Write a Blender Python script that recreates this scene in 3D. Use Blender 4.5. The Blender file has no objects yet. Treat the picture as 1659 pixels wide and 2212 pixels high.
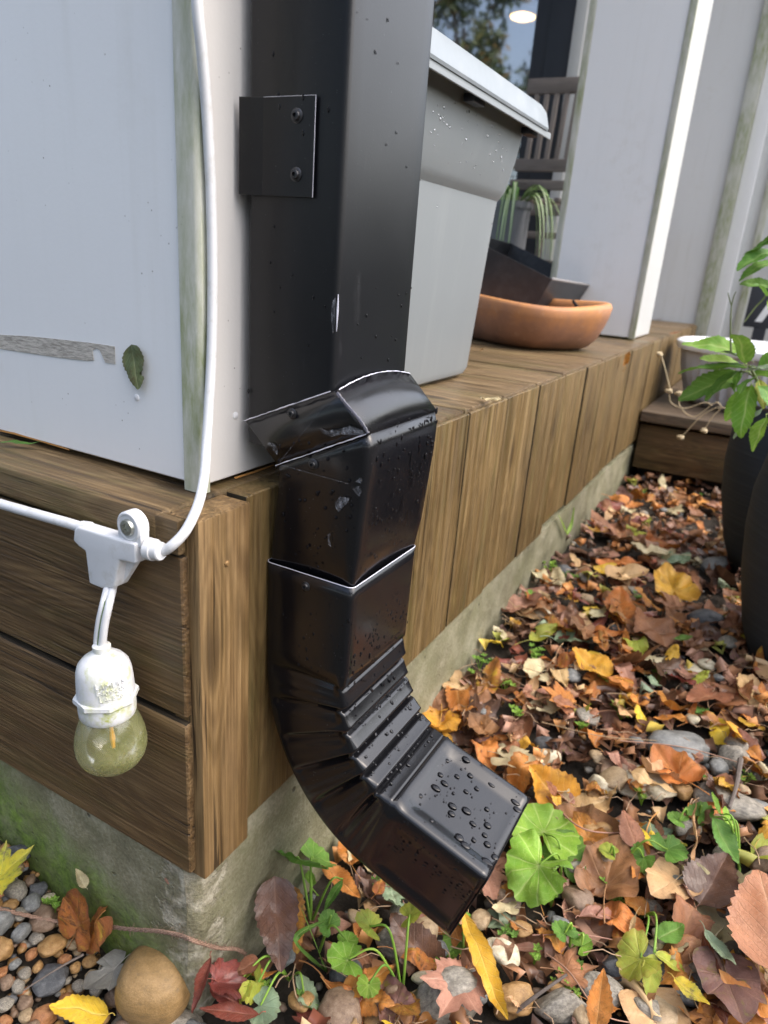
import bpy, bmesh, math, random
from mathutils import Vector, Matrix, noise as mnoise
rad = math.radians
SC = bpy.context.scene
COL = SC.collection
# ---------------------------------------------------------------- camera
W_, H_ = 1659.0, 2212.0
YAW, PITCH, ROLL, FPX = rad(27.75271), rad(19.94808), rad(-4.37324), 1519.7588
CAM = Vector((-0.30503, -0.30308, 0.655))
_f = Vector((math.cos(YAW)*math.cos(PITCH), math.sin(YAW)*math.cos(PITCH), -math.sin(PITCH)))
_r = Vector((math.sin(YAW), -math.cos(YAW), 0)); _d = _f.cross(_r)
RT = _r*math.cos(ROLL) + _d*math.sin(ROLL)
DN = -_r*math.sin(ROLL) + _d*math.cos(ROLL)
cam = bpy.data.cameras.new('camera'); co = bpy.data.objects.new('camera', cam); COL.objects.link(co)
co.matrix_world = Matrix(((RT.x, -DN.x, -_f.x, CAM.x), (RT.y, -DN.y, -_f.y, CAM.y), (RT.z, -DN.z, -_f.z, CAM.z), (0, 0, 0, 1)))
cam.sensor_fit = 'HORIZONTAL'; cam.sensor_width = 36; cam.lens = FPX/W_*36
cam.clip_start = 0.02; cam.clip_end = 500
cam.dof.use_dof = True; cam.dof.focus_distance = 0.55; cam.dof.aperture_fstop = 12.0
SC.camera = co
# ---------------------------------------------------------------- light
SUN_EL, SUN_AZ = rad(52), rad(-75)          # azimuth of the sun, measured from +X towards +Y
world = bpy.data.worlds.new('World'); SC.world = world; world.use_nodes = True
nt = world.node_tree; nt.nodes.clear()
sky = nt.nodes.new('ShaderNodeTexSky'); sky.sky_type = 'NISHITA'; sky.sun_disc = False
sky.sun_elevation = SUN_EL; sky.sun_rotation = rad(90) - SUN_AZ
sky.air_density = 1.0; sky.dust_density = 5.0; sky.ozone_density = 1.5
hsv = nt.nodes.new('ShaderNodeHueSaturation'); hsv.inputs['Saturation'].default_value = 0.85
bg = nt.nodes.new('ShaderNodeBackground'); bg.inputs[1].default_value = 0.15
wo = nt.nodes.new('ShaderNodeOutputWorld')
nt.links.new(sky.outputs[0], hsv.inputs['Color']); nt.links.new(hsv.outputs[0], bg.inputs[0]); nt.links.new(bg.outputs[0], wo.inputs[0])
sl = bpy.data.lights.new('sun', 'SUN'); sl.energy = 1.1; sl.angle = rad(120); sl.color = (1, 0.98, 0.95)
so = bpy.data.objects.new('sun', sl); COL.objects.link(so)
sdir = Vector((math.cos(SUN_AZ)*math.cos(SUN_EL), math.sin(SUN_AZ)*math.cos(SUN_EL), math.sin(SUN_EL)))
so.rotation_euler = sdir.to_track_quat('Z', 'Y').to_euler()
SC.view_settings.view_transform = 'Standard'; SC.view_settings.look = 'None'
SC.view_settings.gamma = 1; SC.view_settings.exposure = 1.38
try:
    SC.cycles.max_bounces = 8; SC.cycles.transparent_max_bounces = 12; SC.cycles.caustics_refractive = False; SC.cycles.caustics_reflective = False
except Exception: pass
# ---------------------------------------------------------------- measuring helpers
def sm(a, b, x):
    t = min(1, max(0, (x-a)/(b-a))); return t*t*(3-2*t)
def G(x, y):
    return 0.008 + 0.022*math.exp(-(x*x+(y+0.03)**2)/0.0049) + 0.014*sm(-0.01, 0.05, x)*(1-sm(0.0, 0.05, y)) + 0.10*sm(-0.02, 0.34, y)*(1-sm(0.25, 0.6, x)) + 0.076*sm(0.12, 0.85, x) + 0.01*sm(-0.1, -0.5, y)
def ray(px, py):
    return (RT*(px-W_/2) + DN*(py-H_/2) + _f*FPX).normalized()
def on(px, py, ax, val):
    """point where the line of sight through a photo point meets the plane axis=val"""
    d = ray(px, py); return CAM + d*((val-CAM[ax])/d[ax])
def ong(px, py, up=0.0):
    z = 0.05
    for _ in range(12):
        p = on(px, py, 2, z); z = G(p.x, p.y)+up
    if p.y > -0.004 and p.x > -0.004:          # the plinth stands in the way: the thing leans on its face
        q = on(px, py, 0, -0.004)
        p = q if q.y > 0 else on(px, py, 1, -0.004)
    return p
# ---------------------------------------------------------------- object helpers
def tag(o, label=None, cat=None, group=None, kind=None):
    if label: o['label'] = label
    if cat: o['category'] = cat
    if group: o['group'] = group
    if kind: o['kind'] = kind
    return o
def empty(name, loc, label, cat, group=None):
    o = bpy.data.objects.new(name, None); COL.objects.link(o); o.location = loc; o.empty_display_size = 0.02
    return tag(o, label, cat, group)
def link(name, me, parent=None, mats=()):
    o = bpy.data.objects.new(name, me); COL.objects.link(o)
    for m in mats: me.materials.append(m)
    if parent is not None:
        o.parent = parent; o.matrix_parent_inverse = Matrix.Translation(-world_loc(parent))
    return o
def world_loc(p):
    if p is None: return Vector((0, 0, 0))
    return world_loc(p.parent) + p.matrix_parent_inverse.translation + p.location
def fin(bm, name, m, parent=None, smooth=True, angle=35, recalc=True):
    if recalc: bmesh.ops.recalc_face_normals(bm, faces=bm.faces)
    me = bpy.data.meshes.new(name); bm.to_mesh(me); bm.free()
    o = link(name, me, parent, m if isinstance(m, (list, tuple)) else [m])
    if smooth:
        me.shade_smooth()
        if angle < 180:
            try: me.set_sharp_from_angle(angle=rad(angle))
            except Exception: pass
    return o
def new():
    bm = bmesh.new(); bm.verts.layers.float_vector.new('wc'); bm.verts.layers.float.new('rc'); return bm
def stamp(bm, verts, org=(0, 0, 0), ax=(0, 1, 2), off=0.0, rc=0.5):
    L = bm.verts.layers.float_vector['wc']; R = bm.verts.layers.float['rc']
    for v in verts:
        p = v.co - Vector(org); v[L] = Vector((p[ax[0]]+off, p[ax[1]]+off*0.37, p[ax[2]])); v[R] = rc
def box(bm, lo, hi, bev=0.0, seg=2, ax=(0, 1, 2), rng=None, jit=0.0, M=None):
    """axis aligned box with rounded edges; ax[0] is the grain direction"""
    t = bmesh.new()
    bmesh.ops.create_cube(t, size=1.0)
    lo, hi = Vector(lo), Vector(hi)
    for v in t.verts: v.co = Vector([lo[i] + (v.co[i]+0.5)*(hi[i]-lo[i]) for i in range(3)])
    if rng and jit:
        for v in t.verts: v.co += Vector([rng.uniform(-jit, jit) for _ in range(3)])
    if bev: bmesh.ops.bevel(t, geom=t.edges[:], offset=bev, segments=seg, profile=0.6, affect='EDGES')
    o = rng.uniform(0, 40) if rng else 0.0; rc = rng.random() if rng else 0.5
    L = t.verts.layers.float_vector.new('wc'); R = t.verts.layers.float.new('rc')
    for v in t.verts:
        p = v.co; v[L] = Vector((p[ax[0]]+o, p[ax[1]]+o*0.37, p[ax[2]])); v[R] = rc
    if M is not None: bmesh.ops.transform(t, matrix=M, verts=t.verts)
    me = bpy.data.meshes.new('t'); t.to_mesh(me); t.free(); n = len(bm.verts); bm.from_mesh(me); bpy.data.meshes.remove(me)
    bm.verts.ensure_lookup_table(); return bm.verts[n:]
def tube(bm, pts, rs, n=10, cap=True, up=None):
    pts = [Vector(p) for p in pts]; rings = []
    if not isinstance(rs, (list, tuple)): rs = [rs]*len(pts)
    d0 = (pts[1]-pts[0]).normalized(); ref = Vector(up) if up else (Vector((0, 0, 1)) if abs(d0.z) < 0.9 else Vector((1, 0, 0)))
    s = d0.cross(ref).normalized()
    for i, p in enumerate(pts):
        d = (pts[min(i+1, len(pts)-1)]-pts[max(i-1, 0)]).normalized()
        s = (s - d*s.dot(d)).normalized(); t = d.cross(s)
        rings.append([bm.verts.new(p + (s*math.cos(a)+t*math.sin(a))*rs[i]) for a in (2*math.pi*k/n for k in range(n))])
    for A, B in zip(rings, rings[1:]):
        for k in range(n): bm.faces.new((A[k], A[(k+1) % n], B[(k+1) % n], B[k]))
    if cap and n > 2:
        bm.faces.new(rings[0]); bm.faces.new(rings[-1])
    return [v for r in rings for v in r]
def catmull(P, k=8):
    P = [Vector(p) for p in P]; Q = [P[0]*2-P[1]] + P + [P[-1]*2-P[-2]]; out = []
    for i in range(1, len(Q)-2):
        for j in range(k):
            t = j/k; a, b, c, d = Q[i-1:i+3]
            out.append(0.5*((2*b)+(c-a)*t+(2*a-5*b+4*c-d)*t*t+(3*b-a-3*c+d)*t*t*t))
    out.append(P[-1]); return out
def lathe(bm, prof, n=40, M=Matrix(), sq=None):
    """prof: (radius, height) pairs; sq: exponent for a superellipse plan"""
    rings = []
    for r, z in prof:
        ring = []
        for k in range(n):
            a = 2*math.pi*k/n; c, s = math.cos(a), math.sin(a)
            q = 1.0 if not sq else (abs(c)**sq+abs(s)**sq)**(-1/sq)
            ring.append(bm.verts.new(M @ Vector((r*c*q, r*s*q, z))))
        rings.append(ring)
    for A, B in zip(rings, rings[1:]):
        for k in range(n): bm.faces.new((A[k], A[(k+1) % n], B[(k+1) % n], B[k]))
    for ring, (r, z) in ((rings[0], prof[0]), (rings[-1], prof[-1])):
        if r > 1e-6 and r < 9: bm.faces.new(ring)
    return rings
def poly_prism(bm, pts, vec, bev=0.0, seg=2):
    t = bmesh.new(); a = [t.verts.new(p) for p in pts]; f = t.faces.new(a)
    r = bmesh.ops.extrude_face_region(t, geom=[f]); vs = [e for e in r['geom'] if isinstance(e, bmesh.types.BMVert)]
    bmesh.ops.translate(t, vec=Vector(vec), verts=vs)
    bmesh.ops.recalc_face_normals(t, faces=t.faces)
    if bev: bmesh.ops.bevel(t, geom=t.edges[:], offset=bev, segments=seg, profile=0.6, affect='EDGES')
    me = bpy.data.meshes.new('t'); t.to_mesh(me); t.free(); bm.from_mesh(me); bpy.data.meshes.remove(me)
# ---------------------------------------------------------------- material helper
class Mt:
    def __init__(s, name):
        s.m = bpy.data.materials.new(name); s.m.use_nodes = True; s.t = s.m.node_tree; s.t.nodes.clear()
        s.b = s.t.nodes.new('ShaderNodeBsdfPrincipled'); s.o = s.t.nodes.new('ShaderNodeOutputMaterial')
        s.t.links.new(s.b.outputs[0], s.o.inputs[0])
    def n(s, typ, **k):
        nd = s.t.nodes.new('ShaderNode'+typ)
        for a, b in k.items(): setattr(nd, a, b)
        return nd
    def set(s, sock, v):
        if hasattr(v, 'is_output') or hasattr(v, 'links'): s.t.links.new(v, sock)
        elif isinstance(v, (tuple, list)) and sock.type == 'RGBA': sock.default_value = (*v[:3], 1)
        else: sock.default_value = v
    def P(s, **k):
        names = dict(col='Base Color', rough='Roughness', metal='Metallic', coat='Coat Weight', coatr='Coat Roughness', normal='Normal', trans='Transmission Weight', ior='IOR', emis='Emission Color', emiss='Emission Strength', spec='Specular IOR Level', alpha='Alpha', sss='Subsurface Weight')
        for a, v in k.items(): s.set(s.b.inputs[names[a]], v)
        return s.m
    def attr(s, name, out='Vector'): return s.n('Attribute', attribute_name=name).outputs[out]
    def obj(s): return s.n('TexCoord').outputs['Object']
    def pos(s): return s.n('NewGeometry').outputs['Position']
    def island(s): return s.n('NewGeometry').outputs['Random Per Island']
    def oid(s): return s.n('ObjectInfo').outputs['Random']
    def mapv(s, vec, sc=(1, 1, 1), loc=(0, 0, 0), rot=(0, 0, 0)):
        nd = s.n('Mapping'); s.set(nd.inputs[0], vec); nd.inputs['Scale'].default_value = sc; nd.inputs['Location'].default_value = loc; nd.inputs['Rotation'].default_value = rot; return nd.outputs[0]
    def noise(s, vec, sc=5, det=4, ro=0.55, dis=0.0, out='Fac'):
        nd = s.n('TexNoise'); s.set(nd.inputs['Vector'], vec); s.set(nd.inputs['Scale'], sc); nd.inputs['Detail'].default_value = det; nd.inputs['Roughness'].default_value = ro; nd.inputs['Distortion'].default_value = dis; return nd.outputs[out]
    def vor(s, vec, sc=5, feat='F1', out='Distance', rnd=1.0):
        nd = s.n('TexVoronoi', feature=feat); s.set(nd.inputs['Vector'], vec); nd.inputs['Scale'].default_value = sc; nd.inputs['Randomness'].default_value = rnd; return nd.outputs[out]
    def ma(s, op, a, b=0.0, c=0.0, clamp=False):
        nd = s.n('Math', operation=op, use_clamp=clamp)
        s.set(nd.inputs[0], a); s.set(nd.inputs[1], b)
        if op in ('MULTIPLY_ADD', 'SMOOTH_MIN', 'COMPARE'): s.set(nd.inputs[2], c)
        return nd.outputs[0]
    def mr(s, v, a, b, c=0.0, d=1.0, smooth=False):
        nd = s.n('MapRange'); nd.interpolation_type = 'SMOOTHSTEP' if smooth else 'LINEAR'
        for i, x in enumerate((v, a, b, c, d)): s.set(nd.inputs[i], x)
        return nd.outputs[0]
    def ramp(s, f, stops):
        nd = s.n('ValToRGB'); cr = nd.color_ramp
        while len(cr.elements) < len(stops): cr.elements.new(0.5)
        for e, (p, c) in zip(cr.elements, stops): e.position = p; e.color = (*c, 1)
        s.set(nd.inputs[0], f); return nd.outputs[0]
    def mix(s, f, a, b, mode='MIX'):
        nd = s.n('Mix', data_type='RGBA', blend_type=mode); nd.clamp_factor = True
        s.set(nd.inputs[0], f); s.set(nd.inputs[6], a); s.set(nd.inputs[7], b); return nd.outputs[2]
    def bump(s, h, st=0.5, dist=0.001, nrm=None):
        nd = s.n('Bump'); s.set(nd.inputs['Height'], h); s.set(nd.inputs['Strength'], st); nd.inputs['Distance'].default_value = dist
        if nrm is not None: s.set(nd.inputs['Normal'], nrm)
        return nd.outputs[0]
    def sep(s, v, i):
        nd = s.n('SeparateXYZ'); s.set(nd.inputs[0], v); return nd.outputs[i]

def mat_wood(name, dark, mid, light, streak=0.4, green=0.0, rough=0.55, grey=0.0, rings=1.0, k=0.46):
    m = Mt(name); wc = m.attr('wc'); rc = m.attr('rc', 'Fac')
    kn = m.vor(m.mapv(wc, (3.2, 11, 11)), 1.0); kn = m.mr(kn, 0.0, 0.42, 1, 0, True)
    n1 = m.noise(m.mapv(wc, (1.3, 12, 12)), 1.0, 2.0, 0.5)
    n1 = m.ma('ADD', n1, m.ma('MULTIPLY', kn, 0.10))
    ring = m.ma('SINE', m.ma('MULTIPLY', n1, 190*rings)); ring = m.mr(ring, -1, 1, 0, 1)
    fine = m.mr(m.noise(m.mapv(wc, (7, 430, 430)), 1.0, 4, 0.65), 0.36, 0.64)
    med = m.mr(m.noise(m.mapv(wc, (3, 90, 90), (2, 5, 1)), 1.0, 5, 0.65), 0.33, 0.67)
    f = m.ma('ADD', m.ma('MULTIPLY', ring, 0.22), m.ma('ADD', m.ma('MULTIPLY', fine, 0.40), m.ma('MULTIPLY', med, 0.38)))
    f = m.ma('ADD', f, m.ma('MULTIPLY', m.ma('SUBTRACT', rc, 0.5), 0.16))
    c = m.ramp(f, [(0.5-k, dark), (0.50, mid), (0.5+k, light)])
    st = m.noise(m.mapv(wc, (3, 45, 45), (7, 3, 1)), 1.0, 3, 0.5); st = m.mr(st, 0.62, 0.78, 0, streak)
    c = m.mix(st, c, tuple(min(0.6, x*1.7+0.02) for x in light))
    big = m.noise(m.mapv(wc, (5, 9, 9), (1, 8, 3)), 1.0, 5, 0.65)
    c = m.mix(m.mr(m.noise(m.mapv(wc, (1.5, 16, 16), (9, 2, 2)), 1.0, 3, 0.5), 0.35, 0.65, 0.0, 0.45), c, tuple(x*0.62 for x in mid))
    c = m.mix(m.mr(big, 0.50, 0.72, 0, 0.6), c, tuple(x*0.55 for x in dark))
    if green: c = m.mix(m.mr(m.noise(m.mapv(wc, (6, 25, 25), (3, 3, 9)), 1.0, 5, 0.7), 0.5, 0.75, 0, green), c, (0.10, 0.115, 0.03))
    if grey: c = m.mix(grey, c, (0.2, 0.18, 0.17))
    c = m.mix(m.mr(kn, 0.72, 0.9, 0, 0.75), c, tuple(x*0.5 for x in dark))
    crk = m.ma('MULTIPLY', m.mr(m.noise(m.mapv(wc, (7, 220, 220), (4, 4, 4)), 1.0, 2, 0.5), 0.62, 0.66, 0, 1), m.mr(m.noise(m.mapv(wc, (5, 20, 20)), 1.0, 2), 0.45, 0.6, 0, 0.85))
    c = m.mix(crk, c, tuple(x*0.35 for x in dark))
    h = m.ma('SUBTRACT', m.ma('ADD', m.ma('MULTIPLY', fine, 0.6), m.ma('MULTIPLY', ring, 0.25)), m.ma('MULTIPLY', crk, 1.5))
    h = m.ma('ADD', h, m.ma('MULTIPLY', big, 0.5))
    return m.P(col=c, rough=m.mr(med, 0.3, 0.7, rough-0.13, rough+0.13), normal=m.bump(h, 0.7, 0.001), spec=0.4)
def mat_paint(name, col, rough=0.35, speck=0.5, streak=0.25, dirt=(0.30, 0.27, 0.17), bump=0.15, algae=0.0):
    m = Mt(name); p = m.pos()
    a = m.noise(p, 9, 5, 0.6); c = m.mix(m.mr(a, 0.35, 0.75, 0, 0.10), col, tuple(x*0.86 for x in col))
    v = m.vor(p, 170); k = m.noise(p, 55, 2, 0.5)
    sp = m.ma('MULTIPLY', m.mr(v, 0.06, 0.13, 1, 0), m.mr(k, 0.60, 0.66, 0, speck))
    c = m.mix(sp, c, (0.12, 0.10, 0.08))
    s = m.noise(m.mapv(p, (40, 40, 2.5)), 1.0, 4, 0.6); c = m.mix(m.mr(s, 0.55, 0.85, 0, streak), c, dirt)
    s2 = m.noise(m.mapv(p, (160, 160, 5)), 1.0, 3, 0.6); c = m.mix(m.mr(s2, 0.5, 0.8, 0, 0.05), c, tuple(x*0.75 for x in col))
    c = m.mix(m.ma('MULTIPLY', m.mr(m.noise(p, 4, 5, 0.7), 0.5, 0.75, 0, 1), m.mr(m.noise(p, 35, 4, 0.7), 0.5, 0.7, 0, 0.22)), c, (0.38, 0.33, 0.22))
    if algae:
        g = m.noise(m.mapv(p, (90, 90, 22)), 1.0, 6, 0.7); g2 = m.noise(p, 6, 2, 0.5)
        c = m.mix(m.ma('MULTIPLY', m.mr(g, 0.28, 0.70, 0, 1), m.mr(g2, 0.35, 0.6, 0.35*algae, algae)), c, (0.21, 0.25, 0.085))
    fb = m.noise(p, 320, 3, 0.6)
    return m.P(col=c, rough=rough, normal=m.bump(fb, bump, 0.0006))
# ================================================================ materials
M = {}
M['fascia'] = mat_wood('wood_fascia', (0.038, 0.023, 0.011), (0.115, 0.068, 0.029), (0.235, 0.15, 0.068), streak=0.25, green=0.25, rough=0.5)
M['topplank'] = mat_wood('wood_top_plank', (0.055, 0.035, 0.016), (0.155, 0.10, 0.045), (0.29, 0.20, 0.10), streak=0.35, green=0.5, rough=0.5)
M['corner'] = mat_wood('wood_corner', (0.07, 0.042, 0.018), (0.19, 0.115, 0.048), (0.34, 0.22, 0.10), streak=0.35, green=0.1, rough=0.55)
M['clad'] = mat_wood('wood_cladding', (0.062, 0.038, 0.015), (0.165, 0.108, 0.043), (0.29, 0.20, 0.09), streak=0.5, green=0.3, rough=0.5, k=0.52)
M['cladedge'] = mat_wood('wood_cladding_edge', (0.012, 0.009, 0.006), (0.028, 0.02, 0.012), (0.06, 0.045, 0.025), streak=0.0, green=0.3, rough=0.7)  # near-black board edges: grime, plus the shade of the gaps put into the colour
M['deck'] = mat_wood('wood_decking', (0.055, 0.037, 0.019), (0.15, 0.10, 0.052), (0.27, 0.19, 0.10), streak=0.3, green=0.4, rough=0.42)
M['step'] = mat_wood('wood_step', (0.05, 0.034, 0.02), (0.12, 0.08, 0.045), (0.20, 0.14, 0.09), streak=0.2, green=0.2, rough=0.5, grey=0.15)
M['greywood'] = mat_wood('wood_grey_chair', (0.15, 0.125, 0.11), (0.26, 0.22, 0.195), (0.36, 0.31, 0.28), streak=0.1, rough=0.7, grey=0.4)
M['panel'] = mat_paint('white_panel', (0.79, 0.805, 0.82), 0.32, 0.75, 0.12)
M['side'] = mat_paint('white_side_panel', (0.66, 0.645, 0.63), 0.4, 0.9, 0.25)
M['trim'] = mat_paint('algae_trim', (0.60, 0.60, 0.56), 0.55, 0.4, 0.3, algae=1.0)
M['farwhite'] = mat_paint('white_far_panel', (0.79, 0.80, 0.805), 0.4, 0.3, 0.12)
M['brightwhite'] = mat_paint('white_bright_panel', (0.55, 0.56, 0.55), 0.35, 0.2, 0.1)
M['facade'] = mat_paint('white_house_wall', (0.68, 0.68, 0.67), 0.5, 0.2, 0.2)
m = Mt('dark_frame'); M['frame'] = m.P(col=(0.018, 0.02, 0.028), rough=0.4)
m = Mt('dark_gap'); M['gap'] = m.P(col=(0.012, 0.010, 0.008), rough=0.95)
m = Mt('plug'); M['plug'] = m.P(col=(0.74, 0.74, 0.76), rough=0.35)
m = Mt('tape_residue'); p = m.pos(); w = m.noise(m.mapv(p, (60, 120, 700)), 1.0, 4, 0.7)
M['tape'] = m.P(col=m.ramp(w, [(0.35, (0.27, 0.25, 0.22)), (0.6, (0.55, 0.52, 0.47))]), rough=0.8, normal=m.bump(w, 0.8, 0.0008))
# concrete with moss near the ground, chipped and pitted
m = Mt('concrete'); p = m.pos()
a = m.noise(p, 14, 8, 0.65); b = m.noise(p, 260, 4, 0.6); v = m.vor(m.mapv(p, (1, 1, 1), (0.3, 0.2, 0)), 60)
c = m.ramp(m.ma('ADD', m.ma('MULTIPLY', a, 0.7), m.ma('MULTIPLY', b, 0.35)), [(0.32, (0.085, 0.078, 0.045)), (0.5, (0.19, 0.178, 0.11)), (0.7, (0.36, 0.34, 0.25))])
pit = m.ma('MULTIPLY', m.mr(v, 0.10, 0.2, 1, 0), m.mr(m.noise(p, 31, 2), 0.56, 0.62, 0, 1)); c = m.mix(m.ma('MULTIPLY', pit, 0.75), c, (0.05, 0.045, 0.035))
big = m.mr(m.noise(p, 8, 6, 0.7), 0.45, 0.7, 0, 0.6); c = m.mix(big, c, (0.15, 0.155, 0.07))
z = m.sep(p, 2); y = m.sep(p, 1); x = m.sep(p, 0)
mz = m.ma('SUBTRACT', z, m.ma('MULTIPLY', m.mr(y, -0.02, 0.34, 0, 1, True), 0.11))
mz = m.ma('ADD', mz, m.ma('MULTIPLY', m.ma('SUBTRACT', m.noise(p, 22, 5, 0.7), 0.5), 0.075))
moss = m.ma('MULTIPLY', m.mr(mz, 0.045, 0.125, 1, 0, True), m.mr(y, 0.01, 0.06, 0, 1))
mg = m.ramp(m.noise(p, 110, 4, 0.7), [(0.3, (0.045, 0.075, 0.010)), (0.7, (0.17, 0.27, 0.035))])
c = m.mix(m.ma('MULTIPLY', moss, m.mr(m.noise(p, 40, 5, 0.7), 0.3, 0.6, 0.45, 0.97)), c, mg)
dc = m.ma('ADD', m.ma('ADD', m.ma('ABSOLUTE', x), m.ma('ABSOLUTE', y)), m.ma('MULTIPLY', m.ma('SUBTRACT', m.noise(p, 45, 5, 0.7), 0.5), 0.12))
agg = m.mr(dc, 0.030, 0.045, 1, 0, True)
vc = m.vor(p, 95, 'F1', 'Distance'); ve = m.vor(m.mapv(p, (1, 1, 1), (0.1, 0.4, 0.2)), 95, 'DISTANCE_TO_EDGE')
ac = m.ramp(m.noise(p, 75, 5, 0.7), [(0.36, (0.07, 0.065, 0.055)), (0.46, (0.26, 0.24, 0.18)), (0.62, (0.46, 0.43, 0.34))])
c = m.mix(m.ma('MULTIPLY', agg, m.mr(m.noise(p, 38, 4, 0.6), 0.42, 0.56, 0, 0.85)), c, ac)
h = m.ma('SUBTRACT', m.ma('ADD', m.ma('MULTIPLY', b, 0.5), a), m.ma('ADD', m.ma('MULTIPLY', pit, 1.4), m.ma('MULTIPLY', agg, m.ma('MULTIPLY', m.noise(p, 120, 4, 0.7), 1.2))))
M['concrete'] = m.P(col=c, rough=0.85, normal=m.bump(h, 0.9, 0.002))
# soil
m = Mt('soil'); p = m.pos(); a = m.noise(p, 60, 8, 0.7)
sc_ = m.ramp(a, [(0.3, (0.010, 0.008, 0.006)), (0.55, (0.032, 0.024, 0.016)), (0.8, (0.08, 0.062, 0.042))])
far = m.mr(m.sep(p, 0), -0.10, -0.35, 0, 1, True)
sc_ = m.mix(far, sc_, m.mix(a, (0.016, 0.018, 0.014), (0.036, 0.04, 0.036)))
M['soil'] = m.P(col=sc_, rough=0.85, normal=m.bump(a, 1.0, 0.006))
# ================================================================ ground, one sheet out to the horizon
def ground():
    def axis(c):
        a = [i*0.03 for i in range(-40, 91)]
        o = []; s = 0.05; t = a[-1]
        while t < 90: s *= 1.25; t += s; o.append(t)
        n = []; s = 0.05; t = a[0]
        while t > -90: s *= 1.25; t -= s; n.append(t)
        return n[::-1]+a+o
    X = axis(0); Y = [y-0.9 for y in axis(0)]
    bm = bmesh.new(); g = []
    for x in X:
        r = []
        for y in Y:
            k = 1.0 if abs(x) < 3 and abs(y) < 3 else 0.3
            z = G(x, y) + 0.006*mnoise.noise((x*14, y*14, 0)) + 0.004*mnoise.noise((x*40, y*40, 3)) - 0.012
            r.append(bm.verts.new((x, y, z)))
        g.append(r)
    for i in range(len(X)-1):
        for j in range(len(Y)-1): bm.faces.new((g[i][j], g[i+1][j], g[i+1][j+1], g[i][j+1]))
    o = fin(bm, 'ground', M['soil'], angle=180); tag(o, kind='structure')
ground()
# ================================================================ concrete foundation
T = 0.49
def foundation():
    rng = random.Random(3); bm = new()
    # rough perimeter skin: left face, right face, irregular corner
    def disp(x, y, z, cz):
        k = 0.0025*mnoise.noise((x*30, y*30, z*30)) + 0.0012*mnoise.noise((x*90, y*90, z*90))
        return k
    NZ = 26; zs = [-0.08+i*(0.285+0.0-(-0.08)-0.088)/NZ for i in range(NZ+1)]   # up to z 0.197
    cols = []
    ys = [1.6*(1-i/90)**1.6 + 0.012 for i in range(91)]
    for y in ys: cols.append(('L', y))
    for k in range(1, 6): cols.append(('C', k/6))
    xs = [0.014+0.004+3.0*(i/160)**1.5 for i in range(161)]
    for x in xs: cols.append(('R', x))
    grid = []
    for typ, t in cols:
        r = []
        for z in zs:
            chip = 0.004*max(0, mnoise.noise((z*34, 1.7, 0.3)))+0.006*abs(mnoise.noise((z*110, 4.2, 0.3)))
            if typ == 'L': x, y = 0.004, t
            elif typ == 'R': x, y = t, 0.004
            else:
                a = t*math.pi/2; x, y = 0.004+0.013*(1-math.cos(a)), 0.004+0.013*(1-math.sin(a))
            dc = math.hypot(x-0.004, y-0.004)
            if dc < 0.03:
                q = (1-dc/0.03)*chip*1.3; x += q; y += q
            d = disp(x, y, z, 0)
            if typ == 'L': x += d
            elif typ == 'R':
                y += d
                if abs(t-0.86) < 0.006 or abs(t-1.45) < 0.008: y += 0.006
            else: x += d; y += d
            r.append(bm.verts.new((x, y, z)))
        grid.append(r)
    for A, B in zip(grid, grid[1:]):
        for k in range(NZ): bm.faces.new((A[k], A[k+1], B[k+1], B[k]))
    # top and far sides
    top = [r[-1] for r in grid]; e = [bm.verts.new((3.018, 1.612, zs[-1]))]
    bm.faces.new(top+e)
    o = fin(bm, 'concrete_foundation', M['concrete'], angle=60)
    tag(o, 'mossy grey concrete plinth under the timber deck, chipped at its corner', 'foundation')
foundation()
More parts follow.
